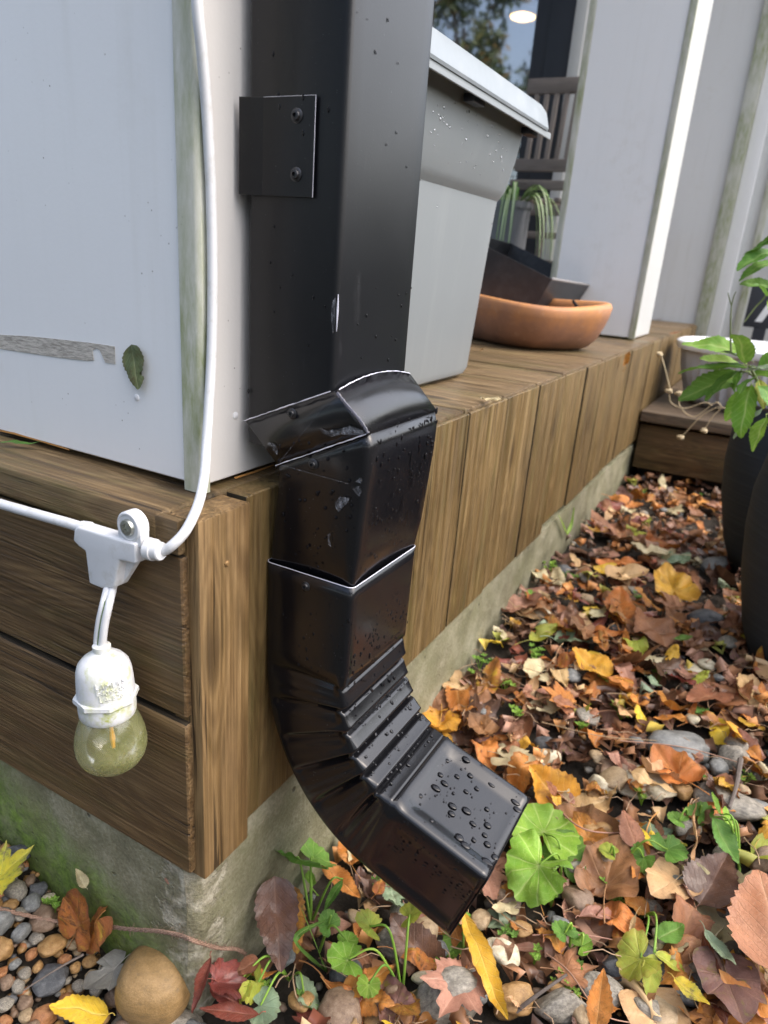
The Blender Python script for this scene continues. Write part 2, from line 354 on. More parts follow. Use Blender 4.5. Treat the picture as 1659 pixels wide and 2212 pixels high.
# ================================================================ timber deck
def deck():
    d = empty('timber_deck', (0, 0, T-0.3), 'weathered brown timber deck edge with vertical boards on its long side', 'deck')
    r = random.Random(11)
    # long boards on the left face
    def longboard(z0, z1, th, m, x0=0.0, bev=0.003, y0=0.002):
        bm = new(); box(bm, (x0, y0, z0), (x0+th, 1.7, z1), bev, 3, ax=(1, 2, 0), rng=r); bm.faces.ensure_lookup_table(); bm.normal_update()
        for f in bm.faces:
            if abs(f.normal.z) > 0.75: f.material_index = 1  # top and bottom faces darkened in colour, as shade between the boards
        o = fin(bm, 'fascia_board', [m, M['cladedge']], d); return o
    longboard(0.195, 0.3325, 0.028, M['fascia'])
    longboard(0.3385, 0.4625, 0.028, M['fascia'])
    bm = new(); box(bm, (-0.002, 0.0195, 0.4645), (0.145, 1.7, T), 0.005, 4, ax=(1, 0, 2), rng=r); box(bm, (-0.0018, 0.0025, 0.4647), (0.0055, 0.0235, T-0.0012), 0.002, 2, ax=(1, 0, 2), rng=r); o = fin(bm, 'edge_plank', M['topplank'], d)
    # corner board and the board beside it
    bm = new(); box(bm, (0.006, -0.0075, 0.190), (0.0575, 0.0185, 0.4885), 0.0018, 2, ax=(2, 0, 1), rng=r)
    fin(bm, 'corner_board', M['corner'], d)
    bm = new(); box(bm, (0.0045, -0.0265+0.028, 0.30), (0.0575, 0.0018, 0.31), 0, rng=r); bm.free()
    bm = new(); xs = [0.0615]
    for x in (0.178, 0.325, 0.4707, 0.604, 0.752, 0.895): xs.append(x)
    while xs[-1] < 2.85: xs.append(xs[-1]+0.145)
    for i, (a, b) in enumerate(zip(xs, xs[1:])):
        top = T-0.001 if i == 0 else T-0.0025
        bot = (0.2 if a < 0.85 else 0.213) + r.uniform(-0.003, 0.003)
        th = r.uniform(-0.0015, 0.0015); gp_ = 0.0036 if i % 3 else 0.0026
        if i == 0: box(bm, (a+gp_, 0.0+th, bot), (b-gp_, 0.022+th, top), 0.0021, 3, ax=(2, 0, 1), rng=r)
        else:
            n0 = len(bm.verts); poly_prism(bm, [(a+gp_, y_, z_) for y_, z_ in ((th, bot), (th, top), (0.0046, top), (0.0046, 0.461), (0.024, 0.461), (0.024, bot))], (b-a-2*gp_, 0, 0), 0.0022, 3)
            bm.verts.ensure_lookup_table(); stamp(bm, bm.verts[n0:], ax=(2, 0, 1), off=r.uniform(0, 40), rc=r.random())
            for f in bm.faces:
                if abs(f.normal.x) > 0.9: f.material_index = 1  # joint sides take the dark edge wood so the joints look shaded
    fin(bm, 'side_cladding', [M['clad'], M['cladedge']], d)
    bm = new()
    box(bm, (0.149, 0.028, 0.463), (xs[1]-0.002, 1.7, T), 0.002, 2, ax=(1, 0, 2), rng=r)
    for i, (a, b) in enumerate(zip(xs[1:], xs[2:])):
        e = r.uniform(-0.003, 0.001)
        box(bm, (a+0.0022, 0.0068, 0.4635), (b-0.0022, 1.9, T+r.uniform(-0.001, 0.001)), 0.0028, 2, ax=(1, 0, 2), rng=r)
    fin(bm, 'top_boards', M['deck'], d)
    # framing behind the gaps, dark
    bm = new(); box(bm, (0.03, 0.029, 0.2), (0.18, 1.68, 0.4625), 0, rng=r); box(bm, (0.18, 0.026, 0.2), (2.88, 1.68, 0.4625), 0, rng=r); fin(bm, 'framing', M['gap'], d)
    # nail heads
    for (px, py, ax, v) in ((490, 1217, 1, -0.0078),):
        p = on(px, py, ax, v); bm = new(); lathe(bm, [(0.0, 0.0012), (0.0014, 0.0011), (0.0021, 0.0004), (0.0021, -0.002)], 14, Matrix.Translation(p) @ Matrix.Rotation(rad(90), 4, 'X')); fin(bm, 'nail_head', M['rust'], d)
m = Mt('rusty_nail'); M['rust'] = m.P(col=(0.28, 0.17, 0.07), rough=0.6, metal=0.4)
deck()
# ================================================================ white pillars (square posts carrying the porch roof)
def pillar(x0, y0, w, label, near):
    z0, z1 = T+0.004, 3.0
    c = empty('white_pillar', (x0+w/2, y0+w/2, z0), label, 'pillar', 'white pillars carrying the porch roof')
    bm = new(); r = random.Random(5)
    box(bm, (x0+0.004, y0+0.004, z0), (x0+w-0.004, y0+w-0.004, z1), 0.001, 1, rng=r)
    fin(bm, 'side_panel', M['side'] if near else M['brightwhite'], c)
    bm = new(); yL = y0+(0.0175 if near else 0.016)
    box(bm, (x0+0.0008, yL, z0+0.002), (x0+0.006, y0+w-0.016, z1), 0.0006, 1, rng=r)
    fin(bm, 'front_panel', M['panel'] if near else M['farwhite'], c)
    for s in (0, 1):
        if near and s == 0:
            bm = new(); ya, yb = y0-0.0012, yL-0.0004
            prof = [(x0+0.006, yb), (x0+0.0002, yb), (x0-0.0012, yb-0.0012), (x0-0.0014, ya+0.004), (x0-0.0006, ya+0.0015), (x0+0.0012, ya), (x0+0.006, ya)]
            pts = [Vector((a, b, z0-0.0035)) for a, b in prof]; poly_prism(bm, pts, (0, 0, z1-z0))
            fin(bm, 'corner_trim', M['trim'], c)
        else:
            yy = y0-0.001 if s == 0 else y0+w-0.0155
            bm = new(); box(bm, (x0-0.0015, yy, z0-0.001), (x0+0.006, yy+0.0165, z1), 0.001, 2, rng=r); fin(bm, 'corner_trim', M['trim'], c)
    if near:
        for (px, py, ax, v, rr) in ((295, 859, 0, x0+0.0006, 0.0024), (509, 898, 1, y0+0.0036, 0.0026)):
            p = on(px, py, ax, v); R = Matrix.Rotation(rad(-90), 4, 'Y') if ax == 0 else Matrix.Rotation(rad(90), 4, 'X')
            bm = new(); lathe(bm, [(0, 0.0007), (rr*0.7, 0.0006), (rr, 0.0002), (rr, -0.001)], 22, Matrix.Translation(p) @ R); fin(bm, 'plug_cap', M['plug'], c)
        # torn tape residue on the left panel
        px = [(-60, 718), (0, 723), (60, 726), (130, 733), (200, 741), (248, 748), (249, 786), (228, 783), (216, 756), (208, 752), (200, 757), (203, 778), (190, 779), (120, 771), (60, 762), (0, 753), (-60, 748)]
        pts = [on(a, b, 0, x0+0.0006) for a, b in px]; bm = new(); poly_prism(bm, pts, (-0.0004, 0, 0)); fin(bm, 'tape_residue', M['tape'], c)
        # lost paint along the bottom edge
        m = Mt('bare_edge'); mm = m.P(col=(0.45, 0.22, 0.06), rough=0.7)
        px = [(-20, 926), (0, 931.5), (30, 938), (90, 954.5), (150, 972.5), (148, 970), (100, 955), (60, 943.5), (30, 934), (0, 929), (-20, 924)]
        bm = new(); poly_prism(bm, [on(a, b, 0, x0+0.0005) for a, b in px], (-0.0004, 0, 0)); fin(bm, 'bare_edge', mm, c)
        px = [(505, 1031), (540, 1020), (585, 1005), (592, 1003), (588, 1007), (550, 1021), (508, 1034)]
        bm = new(); poly_prism(bm, [on(a, b, 1, y0+0.0037) for a, b in px], (0, -0.0004, 0)); fin(bm, 'bare_edge', mm, c)
    return c
pillar(0.045, 0.0245, 0.25, 'near white pillar with algae green corner trim, the white cord hanging down it', True)
pillar(1.72, 0.045, 0.252, 'far white pillar standing behind the terracotta bowl, brightly lit on its narrow side', False)
# ================================================================ house wall behind with window
def house():
    FX = 2.8
    c = empty('house_wall', (FX, 1.0, 0.1), 'white house wall behind the deck with a dark framed window and grey trim', 'wall')
    r = random.Random(8)
    # wall pieces round the window (window y 0.83..2.3, z 0.9..2.3)
    bm = new()
    box(bm, (FX, -0.02, 0.05), (FX+0.12, 0.64, 3.1), 0, rng=r)
    box(bm, (FX, 2.45, 0.05), (FX+0.12, 4.0, 3.1), 0, rng=r)
    box(bm, (FX, 0.6402, 0.05), (FX+0.118, 2.4498, 0.6), 0, rng=r)
    box(bm, (FX, 0.6402, 2.45), (FX+0.118, 2.4498, 3.1), 0, rng=r)
    fin(bm, 'wall_panel', M['facade'], c)
    bm = new(); box(bm, (FX+0.03, -0.42, 0.05), (FX+0.15, -0.0205, 3.1), 0, rng=r); fin(bm, 'wall_panel', M['brightwhite'], c)
    for (y0, y1, x, mm) in ((-0.035, 0.012, FX-0.012, 'trim'), (-0.085, -0.037, FX+0.005, 'farwhite'), (-0.150, -0.125, FX+0.02, 'trim'), (0.27, 0.275, FX-0.004, 'farwhite')):
        bm = new(); box(bm, (x, y0, 0.1), (x+0.03, y1, 3.05), 0.002, 2, rng=r); fin(bm, 'wall_trim', M[mm], c)
    bm = new(); box(bm, (FX-0.02, 0.62, 0.49), (FX+0.02, 0.665, 2.5), 0.003, 2, rng=r); fin(bm, 'window_casing', M['brightwhite'], c)
    bm = new()
    box(bm, (FX-0.005, 0.668, 0.58), (FX+0.06, 0.765, 2.46), 0.004, 2, rng=r)
    box(bm, (FX+0.01, 0.7652, 0.6), (FX+0.06, 0.83, 2.44), 0.004, 2, rng=r)
    box(bm, (FX+0.01, 2.24, 0.6), (FX+0.06, 2.45, 2.44), 0.004, 2, rng=r)
    box(bm, (FX+0.01, 1.30, 0.70), (FX+0.055, 1.40, 2.36), 0.004, 2, rng=r)
    box(bm, (FX+0.01, 0.8302, 0.6), (FX+0.06, 2.2398, 0.70), 0.004, 2, rng=r)
    box(bm, (FX+0.01, 0.8302, 2.36), (FX+0.06, 2.2398, 2.44), 0.004, 2, rng=r)
    w = fin(bm, 'window_frame', M['frame'], c)
    m = Mt('window_glass'); g = m.n('BsdfGlossy'); g.inputs['Roughness'].default_value = 0.03; g.inputs['Color'].default_value = (0.55, 0.55, 0.56, 1)
    tr = m.n('BsdfTransparent'); ms = m.n('MixShader'); ms.inputs[0].default_value = 0.62
    m.t.links.new(tr.outputs[0], ms.inputs[1]); m.t.links.new(g.outputs[0], ms.inputs[2]); m.t.links.new(ms.outputs[0], m.o.inputs[0])
    bm = new(); box(bm, (FX+0.030, 0.8304, 0.7002), (FX+0.036, 1.2998, 2.3598), 0, rng=r); box(bm, (FX+0.030, 1.4002, 0.7002), (FX+0.036, 2.2398, 2.3598), 0, rng=r)
    fin(bm, 'pane', m.m, w)
    # the room behind the pane
    m = Mt('room_dark'); bm = new(); 
    for lo, hi in (((3.2, 0.2, 0.4), (5.6, 0.3, 2.95)), ((3.2-0.27, 2.9, 0.4), (5.6, 3.0, 2.95)), ((5.6, 0.2, 0.4), (5.7, 3.0, 2.95)), ((2.925, 0.3, 0.3), (5.6, 2.9, 0.4)), ((2.925, 0.3, 2.95), (5.6, 2.9, 3.05)), ((2.925, 0.2, 0.4), (3.19, 0.3, 2.95))): box(bm, lo, hi, 0, rng=r)
    fin(bm, 'room_interior', m.P(col=(0.10, 0.09, 0.08), rough=0.8), c)
    # porch roof
    pr = empty('porch_roof', (1.5, 1.0, 3.0), 'white soffit of the porch roof above the deck', 'roof')
    bm = new(); box(bm, (-0.05, -0.03, 3.0), (3.2, 3.9, 3.12), 0.004, 2, rng=r); fin(bm, 'soffit', M['farwhite'], pr)
house()
def pendant():
    p = on(1129, 37, 0, 3.4); m = Mt('lamp_glow'); mm = m.P(col=(1, 0.8, 0.5), rough=0.4, emis=(1.0, 0.60, 0.20), emiss=9.0)
    t = empty('pendant_lamp', p, 'warm glowing round lamp seen through the window pane', 'lamp')
    bm = new(); lathe(bm, [(0.0, -0.012), (0.04, -0.010), (0.058, -0.003), (0.06, 0.004), (0.04, 0.012), (0.0, 0.016)], 32, Matrix.Translation(p)); fin(bm, 'lamp_shade', mm, t)
    bm = new(); tube(bm, [p+Vector((0, 0, 0.015)), Vector((p.x, p.y, 2.95))], 0.003, 6); fin(bm, 'lamp_cord', M['frame'], t)
pendant()
# ================================================================ downspout
m = Mt('black_painted_metal'); p = m.pos(); a = m.noise(p, 5, 3); f = m.noise(p, 900, 2, 0.5)
dust = m.ma('MULTIPLY', m.mr(m.vor(p, 420), 0.05, 0.10, 1, 0), m.mr(m.noise(p, 120, 2), 0.55, 0.62, 0, 0.55))
c = m.mix(dust, (0.005, 0.0055, 0.0075), (0.25, 0.25, 0.27))
sc = m.mr(m.noise(m.mapv(p, (30, 30, 6)), 1.0, 6, 0.7), 0.62, 0.8, 0, 0.10); c = m.mix(sc, c, (0.3, 0.3, 0.32))
M['satin'] = m.P(col=c, rough=m.mr(a, 0.3, 0.7, 0.26, 0.38), ior=1.45, normal=m.bump(m.ma('ADD', m.ma('MULTIPLY', f, 0.3), m.noise(m.mapv(p, (12, 12, 3)), 1.0, 3, 0.5)), 0.08, 0.002))
m = Mt('black_wet_metal'); p = m.pos(); a = m.noise(p, 30, 4, 0.6)
dust = m.ma('MULTIPLY', m.mr(m.vor(p, 380), 0.05, 0.10, 1, 0), m.mr(m.noise(p, 90, 2), 0.57, 0.62, 0, 0.6))
c = m.mix(dust, (0.006, 0.006, 0.0075), (0.25, 0.25, 0.27))
M['wet'] = m.P(col=c, rough=m.mr(a, 0.3, 0.7, 0.13, 0.27), ior=1.55, normal=m.bump(m.noise(p, 16, 3, 0.5), 0.05, 0.002))
m = Mt('black_wet_offset'); p = m.pos(); M['mitre'] = m.P(col=(0.005, 0.005, 0.0065), rough=m.mr(m.noise(p, 30, 4, 0.6), 0.3, 0.7, 0.16, 0.28), ior=1.6, normal=m.bump(m.noise(p, 16, 3, 0.5), 0.03, 0.002))
m = Mt('bare_cut_metal'); M['cut'] = m.P(col=(0.72, 0.72, 0.82), rough=0.35, metal=0.3)
m = Mt('screw_dark'); M['screw'] = m.P(col=(0.07, 0.07, 0.075), rough=0.35, metal=0.8)
m = Mt('smudge'); p = m.pos(); a = m.noise(p, 260, 5, 0.75); bsdf = m.n('BsdfTransparent'); ms = m.n('MixShader')
m.P(col=(0.30, 0.31, 0.34), rough=0.6); m.set(ms.inputs[0], m.mr(a, 0.46, 0.66, 0.05, 0.6)); m.t.links.new(bsdf.outputs[0], ms.inputs[1]); m.t.links.new(m.b.outputs[0], ms.inputs[2]); m.t.links.new(ms.outputs[0], m.o.inputs[0]); M['smudge'] = m.m
m = Mt('silicone'); p = m.pos(); M['silicone'] = m.P(col=(0.16, 0.16, 0.2), rough=0.15, trans=0.5, ior=1.4, normal=m.bump(m.noise(p, 300, 3), 0.8, 0.001))
m = Mt('water'); M['water'] = m.P(col=(1, 1, 1), rough=0.0, trans=1.0, ior=1.333)
m = Mt('water_on_black'); M['waterblack'] = m.P(col=(0.006, 0.006, 0.008), rough=0.02, ior=1.36)
X0, X1 = 0.0872, 0.1945
def rrect(w, d, r=0.004, ns=6, nc=4, dent=None):
    """closed section: a across the front (x), b depth from the front face; returns list of (a, b)"""
    pts = []
    def side(p, q, n):
        for k in range(n): t = k/n; pts.append((p[0]+(q[0]-p[0])*t, p[1]+(q[1]-p[1])*t))
    def arc(cx, cy, a0):
        for k in range(nc): a = a0+(k/nc)*math.pi/2; pts.append((cx+r*math.cos(a), cy+r*math.sin(a)))
    side((r, 0), (w-r, 0), ns); arc(w-r, r, -math.pi/2)
    side((w, r), (w, d-r), ns); arc(w-r, d-r, 0)
    side((w-r, d), (r, d), ns); arc(r, d-r, math.pi/2)
    side((0, d-r), (0, r), ns); arc(r, r, math.pi)
    return pts
def loft(bm, rings, cap=False):
    R = [[bm.verts.new(p) for p in r] for r in rings]; n = len(R[0])
    for A, B in zip(R, R[1:]):
        for k in range(n): bm.faces.new((A[k], A[(k+1) % n], B[(k+1) % n], B[k]))
    if cap: bm.faces.new(R[0]); bm.faces.new(R[-1])
    return R
def shell(o, t=0.0007):
    md = o.modifiers.new('thickness', 'SOLIDIFY'); md.thickness = t; md.offset = -1
ds = empty('downspout', (0.14, -0.03, 0.2), 'black metal downspout with mitred offset, ribbed elbow and wet outlet at the pillar corner', 'downspout')
def screw(parent, p, nrm, s=1.0):
    q = Vector(nrm).to_track_quat('Z', 'Y').to_matrix().to_4x4(); bm = new(); Mx = Matrix.Translation(p) @ q @ Matrix.Diagonal((s, s, s, 1))
    lathe(bm, [(0.0042, -0.0004), (0.0042, 0.0006), (0.0037, 0.0010), (0.0031, 0.0011), (0.0029, 0.0022), (0.0026, 0.0027), (0.0014, 0.0029), (0.0012, 0.0012), (0, 0.0011)], 24, Mx)
    o = fin(bm, 'screw', M['screw'], parent, angle=40); return o
def spout():
    w = X1-X0
    # upper pipe: stands in front of the pillar side face
    yb, yf = 0.0225, -0.0522
    def ring(x0, x1, yf, yb, zf, zb, r=0.0045, bulge=0.0):
        out = []
        for a, b in rrect(x1-x0, yb-yf, r, 8, 5):
            t = b/(yb-yf); s = a/(x1-x0); z = zf*(1-t)+zb*t
            out.append(Vector((x0+a, yf+b, z + (bulge*4*s*(1-s) if t < 0.5 else 0))))
        return out
    bm = new(); loft(bm, [ring(X0+0.0012, X1-0.0012, yf+0.001, yb, z, z) for z in (2.99, 2.0, 1.2, 0.95, 0.8, 0.7, 0.6, 0.52)])
    o = fin(bm, 'upper_pipe', M['satin'], ds, angle=50)
    bm = new(); poly_prism(bm, [(X0+0.0012, -0.0496, 0.628), (X0+0.0012, -0.0478, 0.626), (X0+0.0012, -0.0468, 0.620), (X0+0.0012, -0.0476, 0.612), (X0+0.0012, -0.0490, 0.606), (X0+0.0012, -0.0498, 0.613)], (-0.0003, 0, 0)); fin(bm, 'smudge', M['smudge'], ds)
    bm = new(); tube(bm, [(X0+0.0022, -0.0509, 0.630), (X0+0.0021, -0.0510, 0.620), (X0+0.0022, -0.0509, 0.607)], [0.0003, 0.0008, 0.0002], 6); fin(bm, 'bare_scratch', M['cut'], ds)
    # seams, faint scribed edges of the corner
    # bracket
    bm = new(); t = 0.0012
    A = [on(683, 202, 0, X0), on(680, 427, 0, X0), on(513, 426, 0, X0), on(513, 216, 0, X0)]
    yfr = (A[0].y+A[1].y)/2; zt, zb_ = A[0].z-0.001, A[1].z
    poly_prism(bm, [(X0-t, yfr, zb_), (X0-t-0.0002, 0.008, zb_), (X0-t-0.0042, 0.0238, zb_), (X0-0.0042, 0.0242, zb_), (X0-0.0001, 0.009, zb_), (X0-0.0001, yfr, zb_)], (0, 0, zt-zb_), 0.0002, 1)
    br = fin(bm, 'bracket', M['satin'], ds)
    bm = new(); e = X0-t-0.0001
    tube(bm, [(e, yfr, zt), (e, yfr, zb_), ], 0.00016, 5); tube(bm, [(e, 0.008, zt), (e, yfr, zt)], 0.00012, 5)
    fin(bm, 'cut_edge', M['cut'], br)
    for px, py in ((642, 250), (640, 377)): screw(br, on(px, py, 0, X0-t), (-1, 0, 0))
    # mitred offset: segment 1 sloping out, segment 2 going down
    f1, b1 = (-0.0545, 0.5695), (0.0232, 0.5354)      # y,z of the top mouth on the side faces
    f2, b2 = (-0.0806, 0.5447), (-0.0066, 0.5083)     # the fold
    f3, b3 = (-0.0762, 0.4275), (-0.0015, 0.4275)     # end tucked into the sleeve
    xa, xb = X0-0.0006, X1+0.0012
    def mring(f, b, x0, x1, bulge=0.0, r=0.005, k=0.0, kin=0.0):
        out = []; dd = math.hypot(b[0]-f[0], b[1]-f[1])
        for a, d in rrect(x1-x0, dd, r, 10, 5):
            t = d/dd; s = a/(x1-x0)
            y = f[0]+(b[0]-f[0])*t; z = f[1]+(b[1]-f[1])*t
            if t < 0.5: z += bulge*4*s*(1-s); y -= k*4*s*(1-s)*(1-2*t)
            if kin:
                if t < 0.06: y += kin*4*s*(1-s)
                elif s < 0.06: a += kin*4*t*(1-t)
                elif s > 0.94: a -= kin*4*t*(1-t)
            out.append(Vector((x0+a, y, z)))
        return out
    bm = new(); loft(bm, [mring(f1, b1, xa, xb, 0.006, r=0.003), mring((-0.0676, 0.5571), (0.0083, 0.5219), xa, xb, 0.003, r=0.003), mring((-0.0805, 0.5449), (-0.0066, 0.5083), xa, xb, 0.0, r=0.003)])
    o = fin(bm, 'mitred_offset', M['mitre'], ds, angle=16); shell(o)
    bm = new()
    loft(bm, [mring((-0.0798, 0.5452), (-0.0066, 0.5088), xa+0.0005, xb-0.0005), mring((-0.083, 0.535), (-0.0064, 0.503), xa+0.0005, xb-0.0005, r=0.006), mring((-0.0825, 0.515), (-0.006, 0.49), xa+0.0005, xb-0.0005, r=0.006), mring((-0.080, 0.48), (-0.004, 0.47), xa+0.0006, xb-0.002, r=0.005), mring((-0.0785, 0.455), (-0.0025, 0.452), xa+0.0008, xb-0.004, r=0.004, kin=0.0008), mring((-0.0772, 0.444), (-0.0015, 0.444), xa+0.0012, xb-0.006, r=0.0035, kin=0.0014), mring((-0.0762, 0.436), (-0.0015, 0.436), xa+0.0016, xb-0.0072, r=0.003, kin=0.0024), mring((-0.0755, 0.420), (-0.003, 0.420), xa+0.002, xb-0.0076, r=0.003, kin=0.0034)])
    o = fin(bm, 'offset_tube', M['wet'], ds, angle=30); shell(o)
    # raw cut edges, slightly torn
    r = random.Random(4)
    def cut(pts, rr=0.0005, jit=0.0003, k=14):
        bm = new(); P = []
        for a, b in zip(pts, pts[1:]):
            for i in range(k): P.append(Vector(a).lerp(Vector(b), i/k)+Vector([r.uniform(-jit, jit) for _ in range(3)]))
        P.append(Vector(pts[-1])); tube(bm, P, [rr*r.uniform(0.5, 1.3) for _ in P], 5); fin(bm, 'cut_edge', M['cut'], ds)
    e = 0.0007
    cut([(xa-e, b1[0], b1[1]+0.0003), (xa-e, f1[0]+0.004, f1[1]-0.001)], 0.00042, 0.00018, 22)
    fr = [(xa+0.003+(xb-xa-0.006)*s, f1[0]-0.0004, f1[1]+0.0004+0.006*4*s*(1-s)) for s in [i/10 for i in range(11)]]; cut(fr, 0.00042, 0.0002, 3)
    cut([(xa-e, b2[0], b2[1]), (xa-e, f2[0]+0.001, f2[1])], 0.0004, 0.00018, 22)
    # silicone smears at the mitre corner
    bm = new(); P = [on(728, 848, 0, xa-0.0006), on(745, 870, 0, xa-0.0008), on(765, 893, 0, xa-0.001), on(783, 915, 0, xa-0.001), on(795, 936, 0, xa-0.0006)]
    tube(bm, catmull(P, 4), [0.0008+0.0006*math.sin(i*1.7)**2 for i in range(17)], 7); fin(bm, 'sealant_bead', M['silicone'], ds)
    for poly in ([(690, 925), (705, 930), (730, 928), (755, 920), (780, 928), (790, 936), (770, 940), (740, 938), (715, 943), (697, 936)],
                 [(724, 1085), (735, 1073), (755, 1076), (750, 1088), (740, 1096), (732, 1105), (726, 1098)],
                 [(762, 1055), (775, 1050), (781, 1062), (776, 1072), (768, 1064)],
                 [(580, 955), (592, 958), (600, 970), (599, 982), (592, 976), (588, 965), (578, 960)],
                 [(708, 1155), (714, 1150), (712, 1165), (716, 1182), (709, 1176)],
                 [(768, 1040), (776, 1032), (783, 1036), (780, 1044)]):
        bm = new(); poly_prism(bm, [on(a, b, 0, xa-0.0008-0.0003) for a, b in poly], (-0.0002, 0, 0)); fin(bm, 'smudge', M['smudge'], ds)
    # scribed lines on the side of the offset
    for a, b in (((724, 846), (600, 1003)), ((602, 1003), (752, 1045))):
        bm = new(); tube(bm, [on(*a, 0, xa-0.0009), on(*b, 0, xa-0.0009)], 0.00016, 4); fin(bm, 'scratch', M['smudge'], ds)
    for px, py in ((631, 893), (677, 1003)): screw(ds, on(px, py, 0, xa), (-1, 0, 0), 0.9)
    # lower sleeve with the ribbed elbow and outlet, one pressed pipe
    sx0, sx1 = X0-0.0004, X1-0.0065; W = sx1-sx0
    ri = 0.066; rz = 0.090; th = rad(72.5)
    yf, yb = -0.0755, 0.001; D = yb-yf
    z_top, z_arc = 0.431, 0.347
    cy = yf-ri; rings = []
    def sec(orig_front, out_dir, x0, x1, depth, fold=0.0, groove=0.0, flare=0.0, rr=0.0045, wav=0.0, ph=0.0):
        """orig_front: (y, z) on the front (inner) face; out_dir: (y, z) unit from front to back"""
        res = []
        for a, d in rrect(x1-x0, depth, rr, 16, 5):
            t = d/depth; s = a/(x1-x0); dd = d; aa = a
            inner = (1-t)
            if t < 0.09:                       # front face
                dd = d + fold*(1.0 if 0.03 < s < 0.97 else 0.6)
                if groove:
                    g = sm(0.10, 0.15, s)*(1-sm(0.85, 0.90, s)); g2 = math.exp(-((s-0.125)/0.018)**2)+math.exp(-((s-0.875)/0.018)**2)
                    dd += groove*g - groove*0.5*g2
            elif t < 0.93 and (s < 0.1 or s > 0.9):
                k = (1-t)**0.65*fold*1.15 + 0.6*wav*math.sin(ph+t*2.2)*(1-t)*t*3.5
                aa = a + (k if s < 0.5 else -k)
                if groove:
                    g = sm(0.2, 0.28, t)*(1-sm(0.80, 0.88, t)); aa += (0.4*groove*g)*(1 if s < 0.5 else -1)
            res.append(Vector((x0+aa, orig_front[0]+out_dir[0]*dd, orig_front[1]+out_dir[1]*dd)))
        return res
    for i in range(9):
        t = i/8; z = z_top+(z_arc-z_top)*t
        rings.append(sec((yf-0.0012*(1-t), z), (1, 0), sx0-0.0005*(1-t), sx1+0.0007*(1-t), D+0.0012*(1-t), rr=0.0045))
    NP = 6; per = 16; N = NP*per
    for i in range(1, N+1):
        s = i/N; ang = s*th
        ph = (s*NP) % 1.0
        # each pleat: bulges out slowly then is tucked under the next one
        if ph < 0.10: q = 0.75*(1-sm(0, 0.10, ph))
        elif ph < 0.34: q = 0.62*sm(0.10, 0.34, ph)
        elif ph < 0.92: q = 0.62+0.38*(ph-0.34)/0.58
        else: q = 1.0-0.25*sm(0.92, 1.0, ph)
        fold = (1-q)*(0.0080+0.0014*math.sin(int(s*NP)*2.3)) * min(1, sm(-0.02, 0.05, s)) * (1.0 if s < 0.985 else 0.3)
        fold -= 0.0012
        y = cy + ri*math.cos(ang); z = z_arc - rz*math.sin(ang)
        tw = 0.0014*math.sin(i*0.9)
        rings.append(sec((y, z), (math.cos(ang), -math.sin(ang)), sx0, sx1, D, fold=fold, rr=0.0045, wav=tw, ph=i*0.4))
    y0 = cy+ri*math.cos(th); z0 = z_arc-rz*math.sin(th); dy, dz = -math.sin(th), -math.cos(th)
    L = 0.084
    for i in range(0, 15):
        t = i/14; l = 0.0035+L*t
        gr = 0.0036*sm(0.03, 0.16, t)*(1-0.3*sm(0.9, 1, t))
        fl = -0.003*(1-sm(0, 0.05, t))
        rings.append(sec((y0+dy*l, z0+dz*l), (math.cos(th), -math.sin(th)), sx0, sx1, D, fold=fl, groove=gr, rr=0.004))
    bm = new(); R = loft(bm, rings); o = fin(bm, 'ribbed_elbow', M['wet'], ds, angle=70); shell(o, 0.0008)
    rim = [Vector(v) for v in rings[-1]]; bm = new(); tube(bm, rim+[rim[0]], 0.0004, 5); fin(bm, 'outlet_rim', M['satin'], ds)
    top = rings[0]; bm = new(); n = len(top)
    # bright raw edge round the mouth of the sleeve
    tube(bm, list(top)+[top[0]], 0.00036, 5); fin(bm, 'cut_edge', M['cut'], ds)
    screw(ds, on(661, 1266, 0, sx0), (-1, 0, 0), 0.9)
    return dict(front_top=(sx0, sx1, yf, z_top), out=(y0, z0, dy, dz, math.cos(th), -math.sin(th), L, sx0, sx1), th=th, cy=cy, ri=ri, z_arc=z_arc, D=D)
SP = spout()
